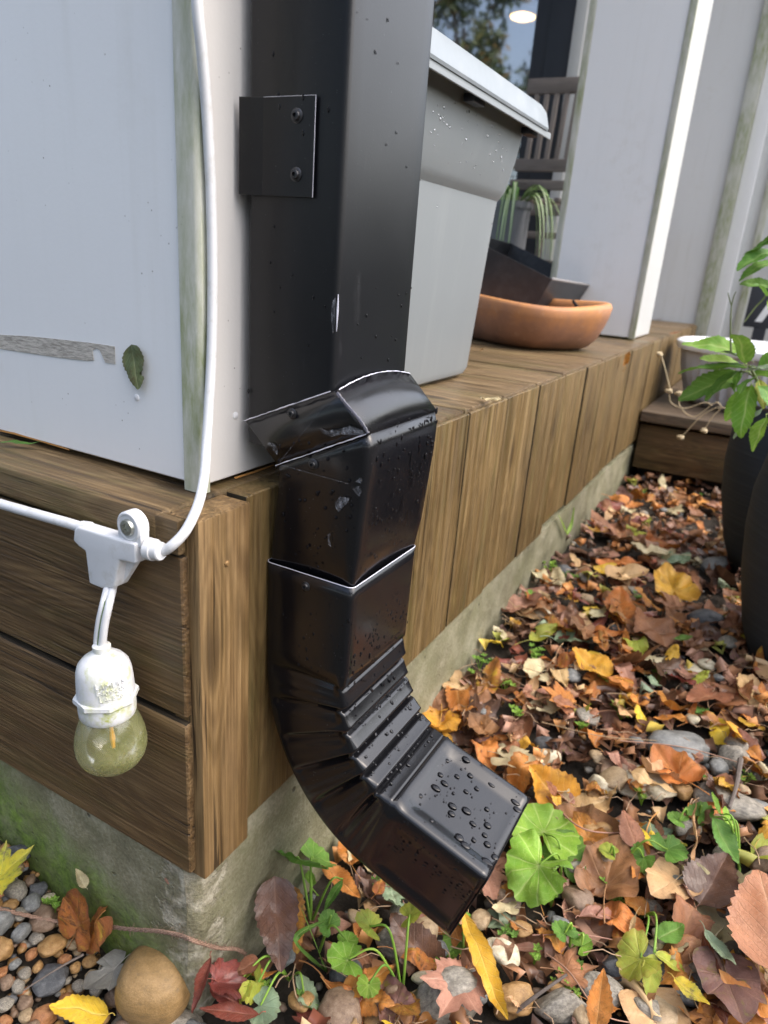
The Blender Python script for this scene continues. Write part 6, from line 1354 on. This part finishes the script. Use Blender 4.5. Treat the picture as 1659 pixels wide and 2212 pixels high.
def loose_stones():
    r = random.Random(303); SMs = [stone_mesh(400+i, 3, 0.13, (1, 1, 1), 0.6 if i % 2 else 0.2) for i in range(8)]; pts = []
    land = [('spout outlet', ong(1060, 1960)), ('big veined green leaf', ong(1165, 1880)), ('cream quartz stone', ong(1290, 1705)), ('torn green leaf plant', ong(1400, 1870)), ('yellowing forked leaf', ong(1400, 2090)), ('round purple brown leaf', ong(1590, 2160)), ('upright rust leaf', ong(1290, 2170)), ('lime green leaves', ong(790, 2110)), ('drooping yellow green leaf', ong(530, 2130)), ('heart shaped orange leaf', ong(1590, 1600)), ('smooth grey rock', ong(1460, 1620)), ('golden round leaf', ong(1440, 1260)), ('nearer planter', ong(1600, 1440)), ('far end of the plinth', ong(1340, 1090))]
    zones = [(560, 1250, 1960, 2230, 20), (1150, 1660, 1600, 2220, 36), (1000, 1600, 1250, 1600, 16), (1150, 1500, 1080, 1250, 6)]
    RX, FY_ = Vector((RT.x, RT.y, 0)).normalized(), Vector((_f.x, _f.y, 0)).normalized()
    for x0, x1, y0, y1, n in zones:
        k = 0; tr = 0
        while k < n and tr < 2000:
            tr += 1; p = ong(r.uniform(x0, x1), r.uniform(y0, y1)); s = r.uniform(0.008, 0.019)
            if p.y > -0.012-s or p.x < 0.03 or any((p.x-a)**2+(p.y-b)**2 < (s+c)**2*1.1 for a, b, c in pts): continue
            if math.hypot(p.x-PLA[0], p.y-PLA[1]) < 0.1 or math.hypot(p.x-PLB[0], p.y-PLB[1]) < 0.09: continue
            pts.append((p.x, p.y, s)); k += 1
            col = r.choices(['grey', 'speckled', 'tan', 'golden brown', 'brown', 'cream', 'dark grey'], [3, 3, 3, 2, 2, 1.6, 1.4])[0]; el = r.uniform(0.6, 1)
            d = sorted(((p-q).length, nm, q) for nm, q in land)[0]; dv = p-d[2]; a, b = dv.dot(RX), dv.dot(FY_)
            side = ('right of' if a > 0 else 'left of') if abs(a) > abs(b) else ('beyond' if b > 0 else 'in front of')
            place(r.choice(SMs), 'stone', SM[col], (p.x, p.y, G(p.x, p.y)+0.012+s*0.2), (r.uniform(-.2, .2), r.uniform(-.2, .2), r.uniform(0, 6.28)), (s, s*el, s*r.uniform(0.45, 0.7)), f"{'small' if s < 0.013 else 'medium'} {'oval' if el < 0.8 else 'round'} {col} stone among leaves {side} the {d[1]}", 'stone', 'loose stones among the fallen leaves')
loose_stones()
# ---- fallen leaves
def litter():
    r = random.Random(2024)
    cols = ['rust orange', 'brown', 'tan', 'pinkish brown', 'dark brown', 'dark red', 'yellow', 'golden', 'pale cream', 'yellow green', 'purple brown', 'mottled', 'grey green']
    wts = [8, 7.5, 4.2, 4.5, 4, 1.6, 1.0, 1.5, 1.4, 1.0, 1.2, 2.2, 0.6]
    kinds = ['ovate', 'oval', 'long', 'maple', 'heart']; kw = [6, 3.4, 3, 1.6, 2.6]
    proto = {}
    for k in kinds:
        for i in range(5):
            bm = lbm(); rr = random.Random(i*31+len(k)); wid = {'ovate': rr.uniform(0.5, 0.7), 'oval': rr.uniform(0.35, 0.5), 'long': rr.uniform(0.18, 0.28), 'maple': 0.5, 'heart': rr.uniform(0.7, 0.85)}[k]
            leaf_bm(bm, k, 1.0, rr, wid=wid, fold=rr.uniform(-0.35, 0.6), curl=rr.uniform(-0.6, 0.9), twist=rr.uniform(-0.35, 0.35), wav=rr.uniform(0.07, 0.17), pet=rr.uniform(0.15, 0.5), hole=rr.choice([0, 0, 7, 12]))
            me = bpy.data.meshes.new('fallen_leaf'); bm.to_mesh(me); bm.free(); me.shade_smooth(); proto[(k, i)] = me
            zs = [v.co.z for v in me.vertices]; me['zmin'] = min(zs); me['zmid'] = sorted(zs)[len(zs)//2]
    land = [('spout outlet', ong(1060, 1960)), ('big veined green leaf', ong(1165, 1880)), ('cream quartz stone', ong(1290, 1705)), ('torn green leaf plant', ong(1400, 1870)), ('yellowing forked leaf', ong(1400, 2090)), ('round purple brown leaf', ong(1590, 2160)), ('big light brown leaf', ong(1625, 2000)), ('upright rust leaf', ong(1290, 2170)), ('orange yellow long leaf', ong(1040, 2130)), ('lime green leaves', ong(790, 2110)), ('drooping yellow green leaf', ong(530, 2130)), ('plinth corner', ong(560, 2150)), ('ribbed elbow', ong(960, 1560)), ('heart shaped orange leaf', ong(1590, 1600)), ('smooth grey rock', ong(1460, 1620)), ('rust orange lobed leaf', ong(1200, 1520)), ('pale cream leaf', ong(1120, 1655)), ('middle distance yellow leaf', ong(1280, 1420)), ('weed clump at the plinth', ong(1125, 1310)), ('golden round leaf', ong(1440, 1260)), ('broad tan leaf', ong(1300, 1240)), ('small vivid yellow leaf', ong(1310, 1235)), ('nearer planter', ong(1600, 1440)), ('black planter', ong(1560, 1230)), ('step', ong(1450, 1050)), ('far end of the plinth', ong(1340, 1090)), ('big rounded stone', ong(340, 2105)), ('ribbed pot step', ong(1530, 1080))]
    RX, FY_ = Vector((RT.x, RT.y, 0)).normalized(), Vector((_f.x, _f.y, 0)).normalized()
    items = []
    N = 1900; n = 0
    while n < N:
        x = r.uniform(0.0, 2.05)**1.0; y = r.uniform(-0.95, -0.012)
        if r.random() < 0.35: x = r.uniform(-0.12, 0.9); y = r.uniform(-0.5, -0.01)
        if x < 0.03 and y > -0.03: continue
        if x > 1.72 and r.random() < 0.5: continue
        if math.hypot(x-PLA[0], y-PLA[1]) < 0.085 or math.hypot(x-PLB[0], y-PLB[1]) < 0.075: continue
        dens = 0.62 if (x < 0.42 and y < -0.12) else 1.0
        if x < 0.12: dens = 0.7
        if r.random() > dens: continue
        n += 1
        L = r.choices([r.uniform(0.018, 0.03), r.uniform(0.03, 0.05), r.uniform(0.05, 0.085)], [4, 5, 1.8 if x > 0.3 else 0.9])[0]
        layer = n/N; k = r.choices(kinds, kw)[0]; c = r.choices(cols, wts)[0]
        if layer < 0.35: c = r.choices(['dark brown', 'brown', 'dark red', 'purple brown', 'pinkish brown'], [5, 4, 1, 1, 2])[0]
        z = G(x, y) + 0.001 + 0.020*layer + r.uniform(0, 0.004)
        items.append((L/max(0.3, (Vector((x, y, z))-CAM).length), x, y, z, L, k, c, layer, r.randrange(5), r.uniform(0, 6.28), r.gauss(0, 0.2), r.gauss(0, 0.2)))
    vis = []
    for it in items:
        p = Vector(it[1:4]); d = p-CAM; w = d.dot(_f); sx, sy = d.dot(RT)/w*FPX+W_/2, d.dot(DN)/w*FPX+H_/2
        vis.append(-30 < sx < W_+30 and -30 < sy < H_+30)
    order = sorted(range(len(items)), key=lambda i: -(items[i][0]*(0.35+items[i][7]) if vis[i] else 0))
    solo = set(order[:285]); names = {}
    mats = []; idx = {}
    bm = lbm()
    for i, it in enumerate(items):
        s, x, y, z, L, k, c, layer, v, rz, rx, ry = it
        me = proto[(k, v)]; Mx = Matrix.Translation((x, y, z)) @ Matrix.Rotation(rx, 4, 'X') @ Matrix.Rotation(ry, 4, 'Y') @ Matrix.Rotation(rz, 4, 'Z') @ Matrix.Diagonal((L, L, L, 1)) @ Matrix.Translation((-0.5, 0, -me['zmid']*0.6-me['zmin']*0.4))
        if i in solo:
            o = bpy.data.objects.new('fallen_leaf', me); COL.objects.link(o)
            if not me.materials: me.materials.append(lm(c, k))
            o.material_slots[0].link = 'OBJECT'; o.material_slots[0].material = lm(c, k); o.matrix_world = Mx
            p = Vector((x, y, z)); d = sorted(((p-q).length, nm, j) for j, (nm, q) in enumerate(land))[0]; dv = p-land[d[2]][1]; a, b = dv.dot(RX), dv.dot(FY_)
            side = ('right of' if a > 0 else 'left of') if abs(a) > abs(b) else ('beyond' if b > 0 else 'in front of')
            size = 'small' if L < 0.03 else ('medium' if L < 0.05 else 'large')
            lab = f"{size} {c} {KW[k]} leaf {'just ' if d[0] < 0.06 else ''}{side} the {d[1]}"
            names.setdefault(lab, []).append(o); tag(o, lab, 'leaf', 'fallen leaves in the litter')
        else:
            mt = lm(c, k)
            if mt.name not in idx: idx[mt.name] = len(mats); mats.append(mt)
            f0, n0 = len(bm.faces), len(bm.verts); rr = random.Random(i)
            # lighter copies for the mass
            leaf_bm(bm, k, 1.0, rr, wid=0.55 if k in ('ovate', 'oval') else (0.24 if k == 'long' else 0.75), fold=rr.uniform(-0.3, 0.6), curl=rr.uniform(-1.2, 1.4), twist=rr.uniform(-0.5, 0.5), wav=0.09, pet=0.3, M_=Mx, mi=idx[mt.name], lod=0)
            bm.faces.ensure_lookup_table()
            for q in bm.faces[f0:]: q.material_index = idx[mt.name]
    o = lfin(bm, 'leaf_litter', mats); tag(o, 'mass of small fallen leaves lying under and between the larger ones', 'leaf litter', kind='stuff')
    for lab, lst in names.items():
        if len(lst) > 1:
            lst.sort(key=lambda o: (o.matrix_world.translation-CAM).length)
            if len(lst) == 2 and len(lab.split()) < 15:
                lst[0]['label'] = lab+', nearer one'; lst[1]['label'] = lab+', farther one'
litter()
# ---- dry stems, uncountable
def straw():
    r = random.Random(15); bm = new()
    for _ in range(420):
        x, y = r.uniform(0.0, 1.7), r.uniform(-0.9, -0.01)
        if r.random() < 0.5: x, y = r.uniform(0.05, 0.8), r.uniform(-0.5, -0.02)
        a = r.uniform(0, 6.28); l = r.uniform(0.01, 0.05); z = G(x, y)+r.uniform(0.012, 0.03); b = r.uniform(-0.6, 0.6)
        P = [Vector((x+l*t*math.cos(a+b*t), y+l*t*math.sin(a+b*t), z+0.006*math.sin(3*t)*r.uniform(-1, 1))) for t in (0, .25, .5, .75, 1)]; tube(bm, P, r.uniform(0.0003, 0.0008), 4, cap=False)
    o = fin(bm, 'dry_stems', M['stem'], angle=180, recalc=False); tag(o, 'thin dry stems and petioles scattered over the leaf litter', 'stems', kind='stuff')
straw()
# ---- pepper-like plant in the nearer planter
def leafy():
    c = Vector((PLA[0], PLA[1], 0.41)); t = empty('potted_plant', c, 'leafy green plant with pointed leaves growing out of the nearer tall planter', 'plant'); r = random.Random(3)
    m = Mt('green_stem'); sg = m.P(col=(0.13, 0.16, 0.06), rough=0.5)
    X = 0.87
    def stem(pts, r0, name='stem'):
        P = catmull([on(a, b, 0, x) for a, b, x in pts], 8); bm = new(); tube(bm, P, [r0*(1-0.5*i/len(P)) for i in range(len(P))], 8); fin(bm, name, sg, t)
    stem([(1690, 925, X), (1665, 880, X), (1648, 850, X-.01), (1632, 815, X-.02), (1618, 790, X-.03)], 0.0035)
    stem([(1648, 850, X-.01), (1640, 830, X), (1618, 806, X-.02), (1590, 802, X-.02)], 0.002)
    stem([(1690, 900, X), (1680, 780, X+.02), (1672, 640, X+.03), (1640, 655, X+.03), (1608, 695, X+.02)], 0.0022)
    stem([(1579, 760, X), (1578, 700, X), (1580, 655, X)], 0.0016, 'twig'); stem([(1580, 660, X), (1574, 640, X), (1573, 632, X)], 0.001, 'twig'); stem([(1580, 660, X), (1585, 640, X), (1590, 630, X)], 0.001, 'twig')
    Ls = [(1618, 792, 1465, 775, 'green', X-.03), (1600, 800, 1510, 850, 'green', X-.02), (1604, 810, 1462, 845, 'green', X+.0), (1620, 780, 1555, 745, 'grey green', X-.02), (1600, 790, 1520, 755, 'light green', X), (1610, 785, 1600, 700, 'green', X-.05), (1622, 765, 1588, 715, 'light green', X-.03), (1600, 760, 1480, 722, 'light green', X+.03),
          (1622, 830, 1590, 940, 'light green', X-.05), (1622, 835, 1600, 880, 'yellow green', X-.05), (1625, 835, 1560, 905, 'light green', X-.03), (1640, 830, 1700, 900, 'green', X-.06), (1620, 810, 1690, 800, 'green', X), (1640, 800, 1700, 735, 'green', X), (1620, 800, 1665, 780, 'grey green', X-.03), (1650, 880, 1570, 935, 'grey green', X-.05), (1650, 920, 1590, 920, 'light green', X-.05), (1655, 900, 1615, 965, 'light green', X-.06),
          (1670, 620, 1600, 600, 'green', X+.02), (1680, 560, 1590, 590, 'green', X+.02), (1680, 540, 1590, 560, 'green', X+.01), (1690, 520, 1600, 535, 'green', X), (1670, 655, 1640, 600, 'green', X), (1665, 645, 1680, 680, 'light green', X), (1700, 500, 1640, 515, 'green', X), (1640, 820, 1655, 880, 'yellow green', X-.05), (1630, 815, 1590, 835, 'green', X-.04), (1600, 800, 1575, 850, 'green', X-.02)]
    for i, (a, b, cc, d, col, x) in enumerate(Ls):
        p, q = on(a, b, 0, x), on(cc, d, 0, x-0.02*(i % 3)); leaf_between('oval', col, p, q, None, name='leaf', parent=t, seed=i, wid=r.uniform(0.36, 0.48), fold=0.25, curl=-0.5, pet=0.1, roll=r.uniform(-0.7, 0.5))
    # dried flower heads hanging in front of the step
    t = empty('dried_flowers', on(1500, 880, 0, 1.55), 'dried pale flower stalks drooping in front of the wooden step', 'dried flowers'); m = Mt('dried'); dm = m.P(col=(0.52, 0.42, 0.26), rough=0.8)
    for pts in ([(1600, 905), (1560, 880), (1520, 895), (1485, 930), (1470, 945)], [(1560, 880), (1545, 870), (1500, 900), (1470, 880), (1466, 850)], [(1540, 875), (1520, 870), (1480, 882), (1450, 870), (1445, 845)], [(1560, 880), (1540, 900), (1520, 930)], [(1450, 850), (1440, 810), (1432, 780), (1425, 765)]):
        P = catmull([on(a, b, 0, 1.55) for a, b in pts], 6); bm = new(); tube(bm, P, 0.0013, 6); e = P[-1]
        fin(bm, 'stalk', dm, t)
        bm = new(); me = stone_mesh(int(e.y*1000) % 50, 2, 0.25); bm.from_mesh(me); bmesh.ops.transform(bm, matrix=Matrix.Translation(e) @ Matrix.Diagonal((0.0055, 0.008, 0.0055, 1)), verts=bm.verts); fin(bm, 'seed_head', dm, t)
leafy()
# ================================================================ garden round the place (seen in the window and in the wet metal)
def trees():
    m = Mt('foliage_dark'); i = m.island(); fol = m.P(col=m.ramp(i, [(0.0, (0.025, 0.05, 0.012)), (0.5, (0.05, 0.085, 0.02)), (0.8, (0.11, 0.12, 0.03)), (1.0, (0.22, 0.13, 0.03))]), rough=0.6)
    m = Mt('bark'); bk = m.P(col=m.mix(m.noise(m.pos(), 12, 4), (0.05, 0.04, 0.03), (0.16, 0.13, 0.10)), rough=0.9)
    def crown(seed, n, rx, rz, z0, s, holes=0.2):
        r = random.Random(seed); bm = bmesh.new(); cl = [(r.gauss(0, rx*0.45), r.gauss(0, rx*0.45), z0+r.uniform(-rz, rz), r.uniform(0.25, 0.5)*rx) for _ in range(22)]
        for _ in range(n):
            cx, cy, cz, cr = r.choice(cl); d = Vector((r.gauss(0, 1), r.gauss(0, 1), r.gauss(0, 1))).normalized()*cr*r.random()**0.4; p = Vector((cx, cy, cz))+d
            a = Vector((r.gauss(0, 1), r.gauss(0, 1), r.gauss(0, 1))).normalized()*s*r.uniform(0.6, 1.3); b = a.cross(Vector((r.gauss(0, 1), r.gauss(0, 1), r.gauss(0, 1)))).normalized()*s*0.5
            bm.faces.new([bm.verts.new(p+q) for q in (-a, b*0.8, a, -b*0.8)])
        me = bpy.data.meshes.new('crown'); bm.to_mesh(me); bm.free(); me.materials.append(fol); return me, cl
    def trunk(seed, cl, h, rr):
        r = random.Random(seed); bm = new(); P = [Vector((0.12*math.sin(z*0.7+seed), 0.1*math.cos(z*0.9), z)) for z in [h*k/8 for k in range(9)]]; tube(bm, P, [rr*(1-0.65*k/8) for k in range(9)], 9)
        for c in cl[:10]:
            a = P[r.randrange(3, 8)]; e = Vector(c[:3]); tube(bm, [a, a.lerp(e, 0.5)+Vector((0, 0, 0.1)), e], [rr*0.35, rr*0.22, rr*0.08], 6)
        me = bpy.data.meshes.new('trunk'); bm.to_mesh(me); bm.free(); me.materials.append(bk); me.shade_smooth(); return me
    kinds = []
    for sd, n, rx, rz, z0, h in ((1, 3400, 1.5, 2.0, 4.6, 5.5), (2, 2600, 1.2, 2.2, 4.0, 5.5)):
        cr, cl = crown(sd, n, rx, rz, z0, 0.11); kinds.append((cr, trunk(sd, cl, h, 0.13)))
    r = random.Random(44); k = 0
    lab = ['tall dark evergreen tree at the garden boundary behind the viewer', 'tall slender tree with thinner crown at the garden boundary behind the viewer']
    for i in range(15):
        a = rad(128+i*9.0+r.uniform(-2, 2)); d = r.uniform(9.0, 14.0); x, y = 0.3+d*math.cos(a), d*math.sin(a)
        if i % 5 == 4: d += 2
        t = empty('tree', (x, y, 0), lab[i % 2], 'tree', 'garden trees behind the viewer'); t.rotation_euler.z = r.uniform(0, 6.28); s = r.uniform(0.75, 1.0); t.scale = (s, s, s)
        for me in kinds[i % 2]:
            o = bpy.data.objects.new(me.name.split('.')[0], me); COL.objects.link(o); o.parent = t
    cr, cl = crown(7, 2600, 0.95, 0.45, 0.6, 0.055)
    for i in range(16):
        aa = rad(-100+i*6.8); x, y = 0.2+5.6*math.cos(aa)+r.uniform(-.2, .2), 5.2*math.sin(aa)+r.uniform(-.2, .2); t = empty('shrub', (x, y, 0), 'low dark evergreen shrub of the boundary hedge', 'shrub', 'hedge shrubs along the garden side'); t.rotation_euler.z = r.uniform(0, 6.28)
        o = bpy.data.objects.new('crown', cr); COL.objects.link(o); o.parent = t
        bm = new(); tube(bm, [(0, 0, 0), (0.02, 0.03, 0.8)], [0.05, 0.02], 7); me = bpy.data.meshes.new('trunk'); bm.to_mesh(me); bm.free(); me.materials.append(bk); o = bpy.data.objects.new('trunk', me); COL.objects.link(o); o.parent = t
trees()
